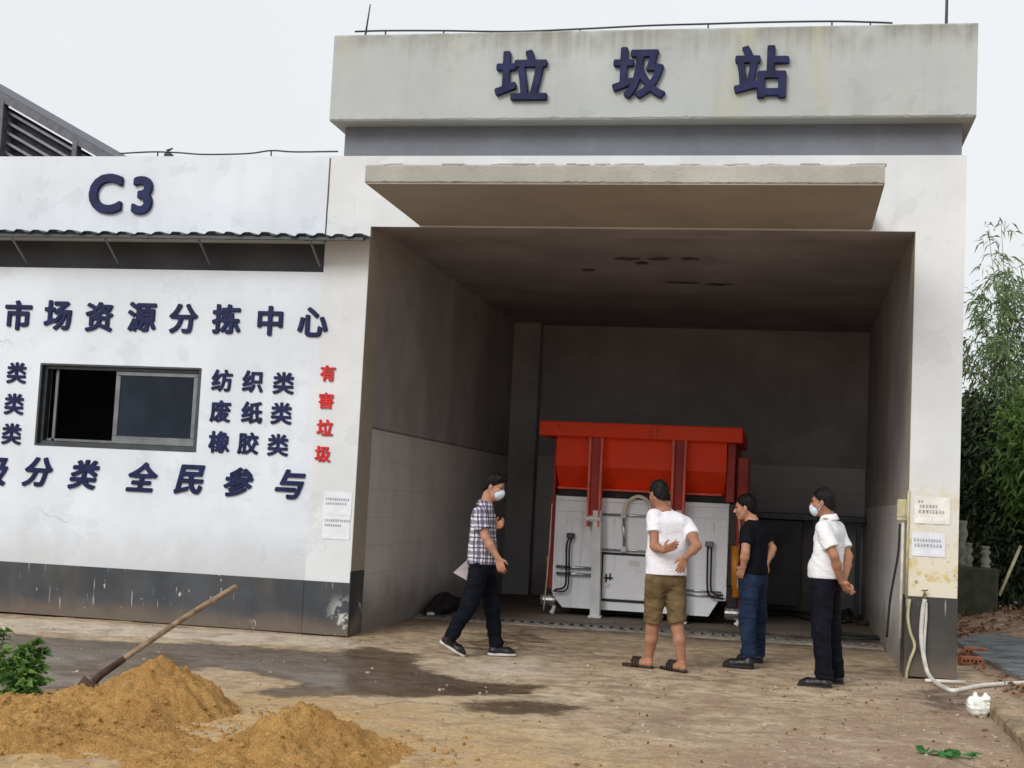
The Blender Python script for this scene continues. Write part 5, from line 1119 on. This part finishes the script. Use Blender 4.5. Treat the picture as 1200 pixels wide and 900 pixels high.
V, Fq = leafmesh(c, d, .015+.045*r.random(len(c))**2, .005+.010*r.random(len(c)), .05, 4); struct(link('leaf_scraps', V, Fq, M['leaf_dry'], None), 'stuff', 'dry leaf scraps strewn over the yard')
M['stone'] = simple('yard_stone', (.33,.28,.22), .9, 0, .4, 9, .3)
pb = MB()
for k in range(2600):
    x, y = -3+10*r.random(), -7.6+8*r.random()
    if r.random() > .25+.75*np.clip((x-1)/5, 0, 1)*np.clip((-y)/4, 0, 1): continue
    q = .004+.016*r.random()**4; z = float(gz(x, y)); pb.lathe((x, y, z), [(q*.6, -q*.3), (q*(.8+.4*r.random()), 0), (q*.8, q*.5), (q*.25, q*.75)], 6)
struct(pb.out('pebbles', M['stone']), 'stuff', 'small stones scattered on the yard')
p0 = G(1110, 889); sg = empty('leafy_sprig', p0, 'fallen sprig of green leaves on the ground at the lower right', 'sprig'); r = np.random.default_rng(19)
MB().tube(spline([p0+A_((-.15, .02, .012)), p0+A_((0, 0, .02)), p0+A_((.14, -.03, .014))], 6), .004, 5).out('stem', M['culm'], sg)
c = np.array([p0+A_((-.14+.28*r.random(), (r.random()-.5)*.07, .012+.03*r.random())) for k in range(22)]); d = r.normal(size=c.shape)*A_((1, .8, .22)); d[:, 2] = np.abs(d[:, 2])
V, Fq = leafmesh(c, d, .07+.06*r.random(22), .014+.014*r.random(22), .12, 5); link('foliage', V, Fq, M['leaf_green'], sg)
# ================================================================== inside the bay
K = SDF(.05); a, b, c = (A_((.13, G(*q)[1], 0)) for q in ((488, 722), (502, 717.5), (523, 711)))
K.chain([a+A_((0, 0, .06)), b+A_((0, 0, .12)), c+A_((0, 0, .06))], [.07, .13, .06]).noise(.018, (14, 14, 14), 8).plane((0, 0, .001), (0, 0, -1))
sk = empty('sack', b, 'black rubbish sack slumped against the left wall of the bay', 'sack'); K.out('bag', M['rubber'], .012, sk)
K = SDF(.02); K.ell(a+A_((.02, -.05, .04)), (.05, .04, .035)).noise(.006, (40, 40, 40), 3); K.out('tied_end', M['bag'], .008, sk)
zt2 = U(920, 601, y=7.2)[2]; xa, xb = U(868, 606, y=7.2)[0], W-.02
wbn = empty('workbench', ((xa+xb)/2, 7.5, 0), 'dark workbench against the back wall, right of the machine', 'workbench')
MB().bbox((xa, 7.2, zt2-.10), (xb, 8.0, zt2), .01).out('worktop', M['alu'], wbn)
MB().bbox((xa+.1, 7.34, .12), (xb-.9, 7.95, zt2-.102), .01).out('cabinet', M['dark_panel'], wbn)
for x in (xa+.05, xa+(xb-xa)*.6, xb-.1): MB().bbox((x-.03, 7.24, 0), (x+.03, 7.3, zt2-.1), .005).out('leg', M['alu'], wbn)
cc = G(1004, 749); pts = []
for i in range(60): a = i/60*2*math.pi*2.6; pts.append(cc+A_((.33*math.cos(a)*(1+.04*math.sin(3*a)), .26*math.sin(a), .02+.008*i/20)))
pts += [cc+A_((.5, .3, .02)), cc+A_((.65, .05, .02))]
tag(MB().tube(spline(pts, 2), .014, 7).out('cable_coil', M['rubber'], None, True), 'coiled black cable on the bay floor by the right wall', 'cable')
pts = [G(*q)+A_((0, 0, .02)) for q in ((892, 724), (920, 722), (950, 728), (985, 732), (1010, 726))]
tag(MB().tube(spline(pts, 6), .014, 7).out('floor_cable', M['rubber'], None, True), 'black cable snaking over the floor from the workbench', 'cable')
K = SDF(.03); r = np.random.default_rng(12)
for px, py, q in ((972, 722, .10), (985, 726, .12), (1000, 730, .08), (965, 727, .07), (1012, 733, .06), (992, 720, .07)): K.ell(G(px, py)+A_((0, 0, q*.4)), (q*1.4, q, q*.7))
K.noise(.03, (24, 24, 24), 6).plane((0, 0, .001), (0, 0, -1)); tag(K.out('rubbish_heap', M['grime'], .013), 'low heap of black rubbish on the floor behind the right man', 'rubbish')
